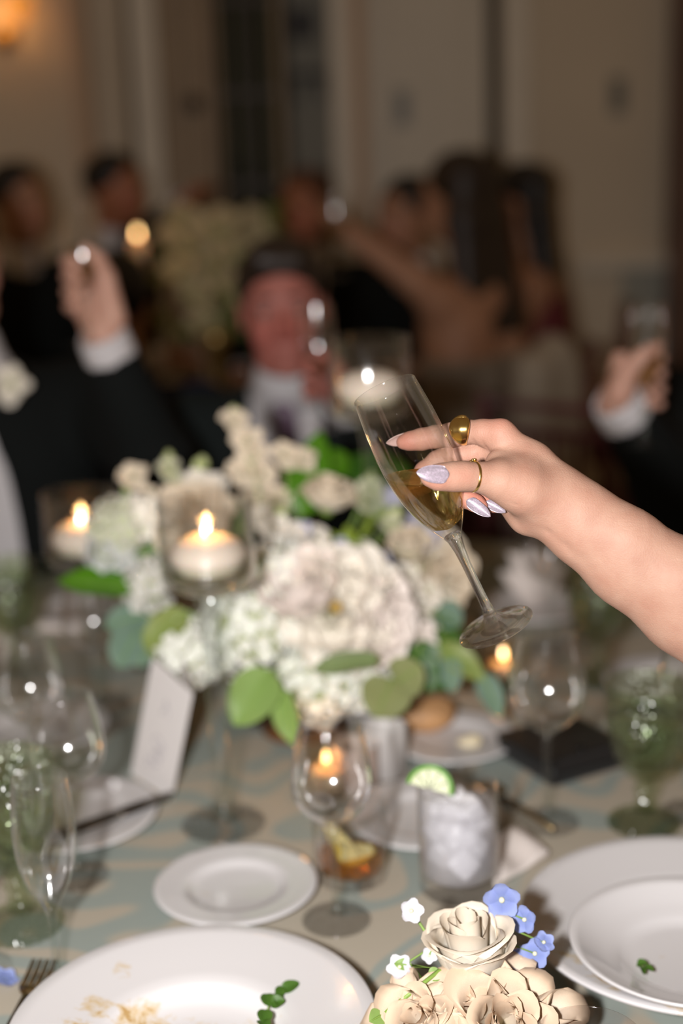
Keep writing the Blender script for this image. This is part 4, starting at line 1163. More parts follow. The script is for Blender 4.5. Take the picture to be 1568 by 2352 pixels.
# ---- clutch, card, napkins, cutlery
m_blk = mat('black_satin', (.006, .006, .007), .45, sheen=.1)
a_, b2, c_ = T(1196, 1712), T(1268, 1815), T(1448, 1762)
ux = (c_ - b2); uy = (a_ - b2)
ang = math.atan2(ux.y, ux.x)
cl = empty('clutch_bag', b2, (0, 0, ang), 'black clutch lying beside the wine glass and green goblet', 'bag')
w_, d_ = ux.length, .115
bevel(link('bag_body', pymesh('bag_body', *box(0, w_, 0, d_, 0, .026), False), m_blk, cl), .008, 3)
bevel(link('flap', pymesh('flap', *box(.001, w_ - .001, .012, d_ + .001, .022, .030), False), mat('black_leather', (.01, .01, .011), .35), cl), .003)
link('clasp', pymesh('clasp', *lathe([(0, 0), (.006, 0), (.006, .003), (.003, .005), (0, .0055)], 16)), mat('black_metal', (.02, .02, .02), .3, .8), cl, loc=(w_ / 2, .022, .029))
# place card: folded tent standing on its short side
q0, q1 = T(300, 1778), T(386, 1838)
ax_ = (q1 - q0); wd = ax_.length; ang = math.atan2(ax_.y, ax_.x)
hh = .158
pc = empty('place_card', q0, (math.radians(-9), math.radians(11.5), ang), 'tall white folded place card with grey handwriting', 'card')
m_paper = mat('white_card_stock', (.78, .745, .735), .7, bump=.1, bscale=800)
link('front_leaf', pymesh('front_leaf', *box(0, wd, 0, .0008, .0, hh), False), m_paper, pc)
v, f = box(0, wd, 0, .0008, 0, hh); link('back_leaf', pymesh('back_leaf', v, f, False), m_paper, pc, loc=(wd, .0009, 0), rot=(0, 0, math.radians(180 - 24)))
ink = mat('grey_ink', (.32, .30, .33), .7)
def scribble(pts, parent):
    cu = []
    for i in range(len(pts) - 1): pass
    link('handwriting', pymesh('handwriting', *tube([(x * wd, -.0002, z * hh) for x, z in pts], .0006, 6)), ink, parent)
loop = lambda cx, cz, rx, rz, a0, a1, n=14: [(cx + rx * math.cos(a0 + (a1 - a0) * i / n), cz + rz * math.sin(a0 + (a1 - a0) * i / n)) for i in range(n + 1)]
scribble(loop(.50, .30, .11, .05, .6, 6.0) + loop(.56, .36, .08, .03, 3.5, 9.), pc)
scribble(loop(.47, .43, .10, .045, 0., 6.5) + [(.62, .46), (.66, .41)], pc)
scribble(loop(.40, .235, .10, .02, .3, 3.6) + [(.36, .21), (.5, .225)], pc)
scribble([(.42, .66), (.5, .72), (.47, .78), (.55, .74), (.6, .68)], pc)
# napkins
m_nap = mat('white_linen', (.74, .67, .63), .85, bump=.2, bscale=700)
def napkin_flat(corners, label, z=.003, h=.006, wav=3.):
    p = [T(x, y) for x, y in corners]; n = 14; V, Fc = [], []
    c = sum(p, Vector()) / 4
    for lay in (1, 0):
        for i in range(n + 1):
            for j in range(n + 1):
                u, v = i / n, j / n
                q = (p[0] * (1 - u) + p[1] * u) * (1 - v) + (p[3] * (1 - u) + p[2] * u) * v
                zz = TZ + z + (h * (.5 + .5 * math.sin(wav * u * 3.1 + 2 * v)) * (.4 + .6 * math.sin(math.pi * v)) if lay else -z + .0005) + lay * .002
                V.append(Vector((q.x, q.y, zz)) - c)
    N = (n + 1) ** 2
    for i in range(n):
        for j in range(n):
            a = i * (n + 1) + j; Fc.append((a, a + n + 1, a + n + 2, a + 1)); Fc.append((a + N, a + N + 1, a + N + n + 2, a + N + n + 1))
    for i in range(n):
        for a, b in ((i, i + 1), (n * (n + 1) + i + 1, n * (n + 1) + i), ((i + 1) * (n + 1), i * (n + 1)), (i * (n + 1) + n, (i + 1) * (n + 1) + n)): Fc.append((a, b, b + N, a + N))
    o = link('napkin', pymesh('napkin', V, Fc), m_nap, loc=c); return tag(o, label, 'napkin')
napkin_flat([(1135, 2045), (1262, 1968), (1200, 1905), (1110, 1935)], 'white paper napkin on the cloth beside the ice water tumbler', h=.010)
napkin_flat([(-90, 1590), (30, 1500), (10, 1420), (-120, 1450)], 'crumpled white napkin at the table edge beside the green goblet', z=.01, h=.05, wav=2)
napkin_flat([(78, 1452), (205, 1450), (200, 1420), (85, 1420)], 'flat white folded napkin beside the goblet behind the crumpled napkin', z=.006, h=.004)
fan = empty('folded_napkin', cf + Vector((0, 0, .008)), label='white linen napkin folded upright on the far plate', cat='napkin')
for i in range(5):
    a = math.radians(-50 + 25 * i)
    v = [(-.008 + .004 * i - .008, 0, 0), (.02 + .004 * i - .008, 0, 0), (.035 * math.sin(a) + .024, .012 * (i % 2), .078 * math.cos(a) + .01), (.05 * math.sin(a) - .02, .004 + .012 * (i % 2), .09 * math.cos(a) + .005)]
    v = v + [(x, y + .004, z) for x, y, z in v]
    link('fold', pymesh('fold', v, [(0, 1, 2, 3), (7, 6, 5, 4), (0, 4, 5, 1), (1, 5, 6, 2), (2, 6, 7, 3), (3, 7, 4, 0)]), m_nap, fan, loc=(0, -.012 + i * .006, .001))
# cutlery
m_steel = mat('dull_gold_cutlery', (.42, .31, .16), .3, 1.); m_ds = mat('dark_knife_steel', (.12, .10, .075), .28, 1.)
def strip(pts, wid, th):
    V, Fc = [], []; pts = [Vector(p) for p in pts]
    for i, p in enumerate(pts):
        d = (pts[min(i + 1, len(pts) - 1)] - pts[max(0, i - 1)]).normalized(); s = d.cross(Vector((0, 0, 1))).normalized() * wid[i] / 2
        V += [p - s, p + s, p + s + Vector((0, 0, th)), p - s + Vector((0, 0, th))]
    for i in range(len(pts) - 1):
        for k in range(4): Fc.append((4 * i + k, 4 * i + (k + 1) % 4, 4 * i + 4 + (k + 1) % 4, 4 * i + 4 + k))
    Fc += [(3, 2, 1, 0), tuple(range(4 * len(pts) - 4, 4 * len(pts)))]
    return V, Fc
k0, k1 = T(112, 1932, TZ + .017), T(398, 1828, TZ + .017)
kd = k1 - k0; Lk = kd.length
kn = empty('dinner_knife', k0, (0, 0, math.atan2(kd.y, kd.x)), 'dark dinner knife lying across the white plate beside the place card', 'knife')
link('handle', pymesh('handle', *strip([(0, 0, 0), (.02, 0, 0), (Lk * .5, 0, 0)], [.012, .013, .010], .006)), m_ds, kn)
link('blade', pymesh('blade', *strip([(Lk * .5, 0, .002), (Lk * .6, 0, .002), (Lk * .9, 0, .002), (Lk, .004, .002)], [.012, .018, .017, .004], .002)), m_ds, kn)
s0, s1 = T(1150, 1838), T(1225, 1888)
sd = s1 - s0
sp_ = empty('teaspoon', s0 + Vector((0, 0, .002)), (0, 0, math.atan2(sd.y, sd.x)), 'dull gold teaspoon lying beside the ice water tumbler', 'spoon')
link('handle', pymesh('handle', *strip([(0, 0, 0), (.05, 0, .004), (.1, 0, .004)], [.010, .006, .005], .003)), m_steel, sp_)
link('spoon_bowl', pymesh('spoon_bowl', [(x * 1.5 - .02, y, z) for x, y, z in lathe([(0, 0), (.010, .002), (.0145, .006), (.0135, .0065), (.009, .0035), (0, .0015)], 24)[0]], lathe([(0, 0), (.010, .002), (.0145, .006), (.0135, .0065), (.009, .0035), (0, .0015)], 24)[1]), m_steel, sp_)
f0, f1 = T(36, 2352), T(102, 2228)
fd_ = f1 - f0
fk = empty('dinner_fork', f0 + Vector((0, 0, .002)), (0, 0, math.atan2(fd_.y, fd_.x)), 'dull gold dinner fork lying beside the sauce stained bowl', 'fork')
Lf = fd_.length
link('handle', pymesh('handle', *strip([(-.1, 0, 0), (-.02, 0, .003), (Lf * .4, 0, .004)], [.012, .007, .006], .003)), m_steel, fk)
link('neck', pymesh('neck', *strip([(Lf * .38, 0, .004), (Lf * .5, 0, .002), (Lf * .58, 0, .002)], [.006, .020, .024], .003)), m_steel, fk)
for k in range(4):
    y = (k - 1.5) * .0066; link('tine', pymesh('tine', *strip([(Lf * .56, y, .002), (Lf * .8, y, .003), (Lf, y, .007)], [.0036, .003, .0016], .0025)), m_steel, fk)
# bread roll on its plate
V, Q = sdf_mesh('bread', [([E((0, 0, .020), (.038, .026, .021)), E((.02, .008, .024), (.02, .018, .017)), E((-.022, -.004, .02), (.018, .02, .016))], 0)], .003, pad=.02)
V += (rng.random(V.shape) - .5) * .0012
br = link('bread_roll', np_mesh('bread_roll', V, Q), mat('browned_crust', (.50, .27, .12), .6, bump=.6, bscale=120, var=.35, vscale=40), loc=T(972, 1672, TZ + .01)); br.location.z = TZ + .007
tag(br, 'torn brown bread roll on the white plate in front of the flowers', 'bread')
V, Q = sdf_mesh('butter', [([E((0, 0, .006), (.014, .010, .006)), E((.008, .004, .007), (.008, .008, .006))], 0)], .002, pad=.01)
bu = link('butter_pat', np_mesh('butter_pat', V, Q), mat('soft_butter', (.76, .66, .46), .4), loc=(cb.x + .018, cb.y - .022, TZ + .008)); tag(bu, 'pale butter pat on the plate with the bread roll', 'butter')
# ================================================================== FLOWERS
m_white = petal_mat('ivory_petal', (.93, .885, .80), (.92, .865, .77), .08)
m_blush = petal_mat('blush_white_petal', (.93, .85, .79), (.93, .84, .78), .08)
m_cream = petal_mat('cream_rose_petal', (.88, .82, .70), (.80, .68, .52), .12)
m_hyd = petal_mat('hydrangea_white_petal', (.88, .89, .81), (.9, .9, .86), .12)
m_blue = petal_mat('delphinium_blue_petal', (.24, .30, .62), (.33, .40, .72), .25)
m_lilac = petal_mat('pale_lilac_petal', (.50, .50, .66), (.62, .62, .74), .25)
m_stem = mat('green_stem', (.20, .32, .06), .5, var=.2, vscale=30)
m_bud = petal_mat('green_white_bud', (.62, .66, .38), (.76, .74, .58), .25)
def leaf_mat(name, c1, c2, rough=.42):
    m = petal_mat(name, c1, c2, .25); m.node_tree.nodes['Principled BSDF'].inputs['Roughness'].default_value = rough
    return m
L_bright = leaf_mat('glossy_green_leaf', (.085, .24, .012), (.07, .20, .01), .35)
L_olive = leaf_mat('olive_leaf', (.26, .33, .09), (.30, .34, .12))
L_light = leaf_mat('light_green_leaf', (.24, .38, .10), (.26, .36, .12))
L_euc = leaf_mat('blue_green_eucalyptus', (.17, .27, .20), (.21, .29, .22), .6)
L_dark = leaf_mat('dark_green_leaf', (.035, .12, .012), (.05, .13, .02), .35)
def petal(w, h, rho, belly=.1, curl=.2, roll=.0, ruffle=.0, point=.0, nu=9, nv=11, seed=0):
    """one petal standing on its base, facing +y; it wraps (rho), bellies out and curls over at the lip"""
    rr = random.Random(seed); ph = rr.random() * 6
    V, Fc, UV = [], [], []
    for j in range(nv):
        v = j / (nv - 1)
        hw = w / 2 * (math.sin(math.pi * (.06 + .56 * v ** .8)) ** .8)
        for i in range(nu):
            s = -1 + 2 * i / (nu - 1)
            a = s * hw / rho
            x, y = rho * math.sin(a), -rho * (1 - math.cos(a))
            vv = v * (1 - .26 * s * s * v - .10 * abs(s) ** 6)
            c = max(0, (v - .58) / .42)
            y += h * (belly * math.sin(math.pi * v * .9) + curl * c * c + roll * s * s * c * c)
            z = h * (vv - curl * .55 * c ** 2.6 + point * (1 - s * s) * c * c)
            y += ruffle * h * c * math.sin(4 * s + ph); z += ruffle * h * .5 * c * math.cos(5 * s + ph)
            V.append((x, y, z)); UV.append((i / (nu - 1), v))
    for j in range(nv - 1):
        for i in range(nu - 1):
            a = j * nu + i; Fc.append((a, a + 1, a + nu + 1, a + nu))
    return V, Fc, UV
def pmesh(*a, **k):
    V, Fc, UV = petal(*a, **k); return pymesh('petal', V, Fc, True, UV)
def petal_set(kind, mats):
    """four petal meshes, tight centre to loose outside, for a rose of radius 1 (scaled on placing)"""
    if kind == 'rose':
        P_ = [pmesh(.75, 1.0, .17, .06, .03, 0), pmesh(1.05, 1.05, .30, .12, .10, .0, seed=1), pmesh(1.45, 1.12, .46, .16, .24, .04, .015, seed=2), pmesh(1.75, 1.12, .56, .20, .24, .05, .02, .0, seed=3)]
    elif kind == 'garden':
        P_ = [pmesh(.45, .5, .16, .05, .02, ruffle=.05), pmesh(.62, .66, .24, .12, .03, ruffle=.05, seed=1), pmesh(.85, .85, .40, .18, .02, ruffle=.05, seed=2), pmesh(1.05, .98, .60, .2, .06, ruffle=.06, seed=3)]
    elif kind == 'wilted':
        P_ = [pmesh(.8, .85, .18, .06, .10, .1, .05, seed=4), pmesh(1.1, 1.0, .30, .1, .22, -.1, .05, seed=5), pmesh(1.35, 1.2, .34, .12, .42, -.25, .05, seed=6), pmesh(1.3, 1.4, .25, .08, .55, -.3, .06, seed=7)]
    else:
        P_ = [pmesh(.6, .7, .2, .1, .1, ruffle=.10), pmesh(.8, .8, .35, .1, .2, ruffle=.12, seed=1), pmesh(.9, .85, .5, .1, .25, ruffle=.12, seed=2), pmesh(.9, .9, .6, .1, .3, ruffle=.12, seed=3)]
    for me in P_: me.materials.append(mats)
    return P_
PS = {}
def pset(kind, m):
    if (kind, m.name) not in PS: PS[(kind, m.name)] = petal_set(kind, m)
    return PS[(kind, m.name)]
def rose(name, label, loc, nrm, R, m, kind='rose', n=26, tmax=68, group=None, cat='flower', tmin=4, twist=0., sepal=True, sep_m=None):
    o = empty(name, loc, frame(nrm).to_euler(), label, cat, group)
    ps = pset(kind, m); rr = random.Random(sum(map(ord, name)) % 99 + int(R * 1e5) + n)
    for i in range(n):
        t = i / (n - 1); a = i * 2.39996 + twist
        k = min(3, int(t * 4)); tilt = math.radians(tmin + (tmax - tmin) * t ** 1.35 + rr.uniform(-5, 5))
        r0 = R * (.06 + .22 * t); sc = R * (.95 + .12 * rr.random())
        link('petal', ps[k], None, o, loc=(-math.sin(a) * r0, math.cos(a) * r0, R * (-.05 - .25 * t)), rot=(-tilt, 0, a), scale=sc)
    if sepal:
        link('calyx', pymesh('calyx', *lathe([(0, -R * .62), (R * .10, -R * .6), (R * .24, -R * .42), (R * .3, -R * .2), (0, -R * .18)], 14)), sep_m or m_stem, o)
    return o
def floret_mesh(np_=4, r=1., cup=.15, name='floret', w=.95, center=True):
    V, Fc, UV = [], [], []
    for k in range(np_):
        a = 2 * math.pi * k / np_
        pv, pf, pu = petal(r * w, r, r * 1.2, .05, cup, 0, .03, nu=5, nv=6, seed=k)
        o = len(V)
        for (x, y, z) in pv:
            # lay petal flat: z -> outward, y -> up
            X, Y, Z = x, z, y + cup * z * .6
            V.append((X * math.cos(a) - Y * math.sin(a), X * math.sin(a) + Y * math.cos(a), Z))
        UV += pu; Fc += [tuple(i + o for i in q) for q in pf]
    me = pymesh(name, V, Fc, True, UV)
    return me
FLO = {}
def floret(m, n=4):
    if (m.name, n) not in FLO:
        me = floret_mesh(n); me.materials.append(m); FLO[(m.name, n)] = me
    return FLO[(m.name, n)]
def hydrangea(label, loc, nrm, R, n=70, m=None, group=None, fr=.0115):
    m = m or m_hyd
    o = empty('hydrangea_bloom', loc, frame(nrm).to_euler(), label, 'flower', group); rr = random.Random(int(R * 1e6) + n)
    link('heart', pymesh('heart', *lathe([(0, -R * .7), (R * .3, -R * .6), (R * .72, -R * .1), (R * .7, R * .35), (R * .4, R * .68), (0, R * .78)], 16)), mat('pale_green_heart', (.42, .46, .26), .7), o)
    for i in range(n):
        z = 1 - 1.35 * (i + .5) / n; r = math.sqrt(max(0, 1 - z * z)); a = i * 2.39996
        d = Vector((r * math.cos(a), r * math.sin(a), z))
        dd = (d + Vector((rr.uniform(-.3, .3), rr.uniform(-.3, .3), rr.uniform(-.3, .3)))).normalized()
        e = (frame(dd) @ Matrix.Rotation(rr.random() * 6, 3, 'Z')).to_euler()
        link('floret', floret(m), None, o, loc=d * R * rr.uniform(.86, 1.02), rot=e, scale=fr * rr.uniform(.85, 1.15))
    return o
def leaf_mesh(l, w, bend=.2, fold=.12, rnd=0., wave=.02, name='leaf'):
    V, Fc, UV = [], [], []; nu, nv = 7, 13
    for j in range(nv):
        t = j / (nv - 1)
        hw = w / 2 * (math.sin(math.pi * t ** .8) ** (.75 - .3 * rnd)) if 0 < t < 1 else w * .015
        for i in range(nu):
            s = -1 + 2 * i / (nu - 1)
            V.append((s * hw, l * t, fold * abs(s) * hw * 2 - bend * l * t * t + wave * l * math.sin(9 * t + 2 * s) * abs(s)))
            UV.append((i / (nu - 1), .35 + .2 * abs(s)))
    for j in range(nv - 1):
        for i in range(nu - 1):
            a = j * nu + i; Fc.append((a, a + 1, a + nu + 1, a + nu))
    me = pymesh(name, V, Fc, True, UV)
    return me
BOWL = T(700, 1672)
def sprig(name, label, leaves, m, root=None, group=None, stem_m=None, cat='foliage'):
    """leaves: (base px, base D, tip px, tip D, width_m, round, face hint). The stem runs from the bowl through the leaf bases"""
    root = root if root is not None else BOWL + Vector((0, 0, .09))
    o = empty(name, root, label=label, cat=cat, group=group)
    bases = [P(*b, D) for b, D, *_ in leaves]
    pts = [Vector((0, 0, 0))] + [b - root for b in bases]
    mid = pts[0].lerp(pts[1], .5) + Vector((0, 0, -.01))
    link('stem', pymesh('stem', *tube([pts[0], mid] + pts[1:], .0018, 6)), stem_m or m_stem, o)
    for (bp, bD, tp, tD, w, rd, *hint) in leaves:
        b, t = P(*bp, bD), P(*tp, tD); d = t - b; L = d.length
        nrm = Vector(hint[0]) if hint else (CAM - b).normalized() + Vector((0, 0, .5))
        y = d.normalized(); z = (nrm - y * nrm.dot(y)).normalized(); x = y.cross(z)
        R_ = Matrix((x, y, z)).transposed()
        me = leaf_mesh(L, w, .10, .10, rd); me.materials.append(m)
        lf = link('leaf', me, None, o, loc=b - root, rot=R_.to_euler())
        link('midrib', pymesh('midrib', *tube([(0, L * k / 6, -.10 * L * (k / 6) ** 2 + .0004) for k in range(7)], [.0011, .001, .0009, .0008, .0007, .0005, .0003], 5)), stem_m or m_stem, lf)
    return o
# ---- vase
vb = ware('flower_compote', [(0, 0), (.055, 0), (.057, .004), (.03, .010), (.022, .02), (.028, .032), (.058, .05), (.078, .07), (.085, .092), (.082, .094), (.073, .075), (.05, .058), (0, .05)], BOWL, 'brown footed compote vase under the white centrepiece flowers', mat('copper_brown_glaze', (.20, .085, .03), .3, .3, var=.3, vscale=20), 'vase', 48)
CD = lambda x, y, off=0.: 1.83 + off - .17 * math.sqrt(max(.03, 1 - ((x - 700) / 430) ** 2 - ((y - 1420) / 330) ** 2))
def nrm_at(x, y, f=.55):
    d = RTV * ((x - 700) / 430) - UPV * ((y - 1420) / 330)
    return (d * 1.0 - FWD * f + Vector((0, 0, .25))).normalized()
for x, y, r, n, lb in ((585, 1440, .066, 84, 'largest white hydrangea bloom, behind the tall candle holder stem'), (735, 1545, .062, 84, 'white hydrangea bloom under the largest garden rose'), (440, 1495, .044, 54, 'small white hydrangea bloom above the place card'),
                       (640, 1330, .05, 60, 'white hydrangea bloom between candle cup and blush peony'), (560, 1360, .045, 50, 'white hydrangea bloom right behind the lit candle cup'), (820, 1560, .04, 46, 'small white hydrangea bloom above the pair of round olive leaves')):
    hydrangea(lb, P(x, y, CD(x, y) + .035), nrm_at(x, y), r, n)
rose('garden_rose', 'largest white garden rose with open golden centre in the centrepiece', P(765, 1400, CD(765, 1400) - .01), (-FWD + RTV * .1 + UPV * .15), .060, m_white, 'garden', 34, 84, tmin=10)
gr = bpy.data.objects['garden_rose']
for k in range(22):   # golden stamens in the open heart
    a_ = k * 2.4; r_ = .0012 * math.sqrt(k + 1)
    link('stamen', pymesh('stamen', *tube([(0, 0, 0), (r_ * math.cos(a_), r_ * math.sin(a_), .022), (r_ * 1.4 * math.cos(a_), r_ * 1.4 * math.sin(a_), .030)], [.0006, .0007, .0014], 5)), mat('golden_stamen', (.62, .42, .12), .6), gr)
rose('peony', 'round blush peony beside the largest garden rose', P(690, 1360, CD(690, 1360) - .005), (-FWD * .8 - RTV * .3 + UPV * .7), .056, m_blush, 'garden', 34, 42)
rose('garden_rose', 'white garden rose just above the largest garden rose', P(822, 1335, CD(822, 1335)), (-FWD + RTV * .35 + UPV * .55), .044, m_white, 'garden', 30, 70)
rose('garden_rose', 'white garden rose right beside the largest garden rose, blue flowers above', P(880, 1420, CD(880, 1420)), (-FWD + RTV * .8 - UPV * .05), .048, m_blush, 'garden', 32, 70)
rose('garden_rose', 'white garden rose tucked under the largest garden rose', P(805, 1490, CD(805, 1490)), (-FWD + RTV * .2 - UPV * .6), .044, m_white, 'garden', 28, 72)
rose('garden_rose', 'small ranunculus-like white rose above the blush peony', P(730, 1300, CD(730, 1300)), (-FWD * .8 + UPV * .8), .032, m_white, 'garden', 24, 60)
rose('spray_rose', 'tall closed cream rose beside the big upright green leaf', P(752, 1150, 1.79), (-FWD * .5 + UPV * 1 + RTV * .1), .036, m_cream, 'rose', 22, 38)
rose('spray_rose', 'full cream rose high at the flute side of the centrepiece', P(1010, 1310, 1.80), (-FWD * .8 + RTV * .5 + UPV * .3), .050, m_cream, 'garden', 28, 60)
rose('spray_rose', 'cream rose half open below the tilted flute bowl', P(938, 1252, 1.78), (-FWD * .7 + UPV * .8), .028, m_cream, 'rose', 18, 40)
rose('spray_rose', 'small blush rose low at the flute side above the round leaves', P(952, 1472, 1.73), (-FWD + RTV * .5 - UPV * .1), .030, m_blush, 'garden', 24, 72)
rose('spray_rose', 'large cream rose seen through the candle holder glass', P(440, 1195, 1.80), (-FWD * .8 + UPV * .6 - RTV * .2), .050, m_cream, 'rose', 24, 50)
rose('spray_rose', 'white rose high behind the peony', P(690, 1262, 1.76), (-FWD * .7 + UPV * .9), .036, m_white, 'rose', 22, 50)
# stock and spray blossoms: stems with clustered small blossoms
def stock(label, tip, D, blooms, m, root=None, group=None, r=.017, buds=2):
    root = root if root is not None else BOWL + Vector((0, 0, .10))
    o = empty('stock_stem', root, label=label, cat='flower', group=group); tp = P(*tip, D)
    pts = bez(Vector((0, 0, 0)), (tp - root) * .5 + Vector((0, 0, .03)), tp - root, 8)
    link('stem', pymesh('stem', *tube(pts, [.0024 - .0001 * i for i in range(9)], 6)), m_stem, o)
    rr = random.Random(tip[0])
    for k, (x, y, s) in enumerate(blooms):
        c = P(x, y, D - .012) - root
        me = blossom(m)
        link('blossom', me, None, o, loc=c, rot=(frame((-FWD + UPV * rr.uniform(0, 1) + RTV * rr.uniform(-.7, .7)))).to_euler(), scale=r * s)
        near = min(pts, key=lambda p: (p - c).length)
        link('pedicel', pymesh('pedicel', *tube([near, (near + c) / 2 + Vector((0, 0, -.003)), c], .0011, 5)), m_stem, o)
    for k in range(buds):
        link('bud', budm, None, o, loc=tp - root + Vector((rr.uniform(-.006, .006), 0, .004 * k)), rot=(rr.uniform(-.5, .5), rr.uniform(-.5, .5), 0), scale=.9)
    for k in range(3):
        i = 2 + k; me = leaf_mesh(.045, .012, .3, .1); me.materials.append(L_light)
        link('leaf', me, None, o, loc=pts[i], rot=(rr.uniform(-.3, .8), 0, rr.random() * 6))
    return o
BL = {}
def blossom(m):
    if m.name not in BL:
        V, Fc, UV = [], [], []
        for i in range(13):
            t = i / 12; a = i * 2.39996; tilt = math.radians(8 + 72 * t)
            pv, pf, pu = petal(.75 + .4 * t, .75 + .3 * t, .3 + .5 * t, .1, .15, 0, .10, nu=5, nv=5, seed=i)
            M = Matrix.Translation((-math.sin(a) * .12 * t, math.cos(a) * .12 * t, -.3)) @ Matrix.Rotation(a, 4, 'Z') @ Matrix.Rotation(-tilt, 4, 'X')
            o = len(V); V += [tuple(M @ Vector(p)) for p in pv]; UV += pu; Fc += [tuple(q + o for q in f) for f in pf]
        me = pymesh('blossom', V, Fc, True, UV); me.materials.append(m); BL[m.name] = me
    return BL[m.name]
bv = lathe([(0, -.010), (.004, -.007), (.0065, 0), (.005, .008), (0, .013)], 10)
budm = pymesh('bud', *bv); budm.materials.append(m_bud)
stock('tallest white stock stem with three stacked blossoms in the centrepiece', (540, 955), 1.86, [(540, 962, 1.2), (566, 1012, 1.4), (560, 1078, 1.5), (604, 1088, 1.4), (588, 1040, 1.0)], m_cream)
stock('white stock stem beside the blurred candle cup, ending in pointed buds', (462, 1070), 1.84, [(470, 1118, 1.6), (450, 1100, 1.2), (492, 1120, 1.3)], m_white)
stock('pale blossom on a thin stem reaching towards the raised arm of the suited guest', (300, 1088), 1.86, [(303, 1090, 1.3), (345, 1130, .6)], m_cream, buds=0)
stock('curled green bud stem behind the lit candle', (388, 1065), 1.86, [(385, 1070, 1.0), (402, 1100, .9)], m_bud, buds=3)
stock('white stock stem beside the big upright leaf', (650, 1035), 1.85, [(655, 1042, 1.2), (694, 1050, 1.2), (640, 1140, 1.2), (625, 1212, 1.3), (585, 1150, 1.2)], m_cream)
stock('white spray above the peony with small open flowers', (640, 1180), 1.80, [(627, 1208, 1.2), (662, 1250, 1.2), (600, 1180, 1.0)], m_white)
stock('pale greenish lily bud beside the closed cream rose', (850, 1120), 1.82, [(845, 1140, 1.5), (852, 1120, 1.1)], m_bud, buds=4)
stock('greenish bud stem under the flute bowl', (905, 1190), 1.80, [(895, 1198, .9), (760, 1290, .8), (820, 1262, 1.1)], m_bud, buds=3)
stock('small white blossoms below the flute bowl at the cream rose', (1010, 1420), 1.79, [(1000, 1410, 1.3), (985, 1350, 1.1), (930, 1320, 1.2), (940, 1370, 1.1)], m_white)
for (x, y, r, n, lb, mm_) in ((280, 1215, .042, 46, 'green tinged white flower cluster beside the lit back candle', petal_mat('greenish_white_petal', (.62, .66, .46), (.76, .74, .66), .25)), (265, 1265, .035, 34, 'pale blue white flower cluster above the large green leaf', petal_mat('bluish_white_petal', (.66, .68, .66), (.72, .74, .76), .25)), (345, 1345, .036, 34, 'white flower cluster under the lit candle holder cup', petal_mat('pure_white_petal', (.78, .77, .73), (.8, .78, .74), .25)), (330, 1195, .03, 30, 'cream flower cluster touching the candle cup', m_white)):
    hydrangea(lb, P(x, y, 1.78), nrm_at(x, y), r, n, mm_, fr=.0125)
def delph(label, tip, D, blooms, m, root=None, r=.013):
    root = root if root is not None else BOWL + Vector((0, 0, .10))
    o = empty('delphinium_stem', root, label=label, cat='flower'); tp = P(*tip, D); rr = random.Random(tip[0] + 3)
    pts = bez(Vector((0, 0, 0)), (tp - root) * .5 + Vector((0, 0, .02)), tp - root, 8)
    link('stem', pymesh('stem', *tube(pts, .0013, 6)), m_stem, o)
    for x, y, s in blooms:
        c = P(x, y, D - .01) - root
        fl_ = link('floret', floret(m, 5), None, o, loc=c, rot=(frame((-FWD + UPV * rr.uniform(-.2, .9) + RTV * rr.uniform(-.7, .7))) @ Matrix.Rotation(rr.random() * 6, 3, 'Z')).to_euler(), scale=r * s)
        link('eye', pymesh('eye', *lathe([(0, -.05), (.16, 0), (.12, .16), (0, .24)], 10)), mat('pale_floret_eye', (.72, .70, .48), .6), fl_)
        near = min(pts, key=lambda p: (p - c).length)
        link('pedicel', pymesh('pedicel', *tube([near, c], .0008, 5)), m_stem, o)
    return o
delph('pale blue delphinium by the lily bud under the flute', (890, 1130), 1.82, [(885, 1150, 1.3), (905, 1140, 1.2), (875, 1168, 1.)], m_lilac)
delph('pale blue delphinium beside the flute bowl', (985, 1200), 1.80, [(960, 1190, 1.2), (985, 1238, 1.3), (945, 1210, 1.1), (1000, 1215, 1.1)], m_lilac)
delph('tiny blue flowers at the heart of the centrepiece', (870, 1275), 1.76, [(880, 1285, 1.), (855, 1300, .9), (700, 1215, 1.), (780, 1250, .9)], m_lilac)
# foliage
sprig('salal_sprig', 'large glossy green leaf pointing at the place card side candle', [((312, 1352), 1.76, (132, 1322), 1.74, .050, .2, (.0, -.5, .9))], L_bright)
sprig('salal_sprig', 'big upright glossy green leaf behind the closed cream rose', [((690, 1190), 1.84, (735, 985), 1.86, .055, .2), ((740, 1080), 1.88, (800, 1040), 1.9, .05, .2)], L_bright)
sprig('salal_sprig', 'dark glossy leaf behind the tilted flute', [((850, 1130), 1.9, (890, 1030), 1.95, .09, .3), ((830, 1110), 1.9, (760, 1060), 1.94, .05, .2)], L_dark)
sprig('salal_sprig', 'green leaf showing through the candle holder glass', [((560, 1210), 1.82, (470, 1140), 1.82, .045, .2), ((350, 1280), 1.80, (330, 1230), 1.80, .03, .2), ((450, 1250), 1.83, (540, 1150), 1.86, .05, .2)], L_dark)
sprig('olive_leaf_sprig', 'olive green leaf above the place card', [((430, 1405), 1.72, (325, 1480), 1.70, .042, .5, (-.2, -.8, .5)), ((350, 1470), 1.75, (380, 1515), 1.73, .03, .2)], L_olive)
sprig('eucalyptus_sprig', 'blue-green round eucalyptus leaves beside the place card', [((345, 1410), 1.78, (242, 1435), 1.76, .042, 1.), ((320, 1440), 1.77, (270, 1530), 1.74, .05, 1.), ((340, 1470), 1.76, (320, 1530), 1.74, .03, 1.)], L_euc)
sprig('lemon_leaf_sprig', 'broad light green leaf hanging in front of the compote vase', [((622, 1540), 1.63, (538, 1662), 1.60, .058, .6, (-.1, -.9, .6)), ((640, 1580), 1.63, (672, 1712), 1.60, .032, .1, (-.3, -.8, .4))], L_light)
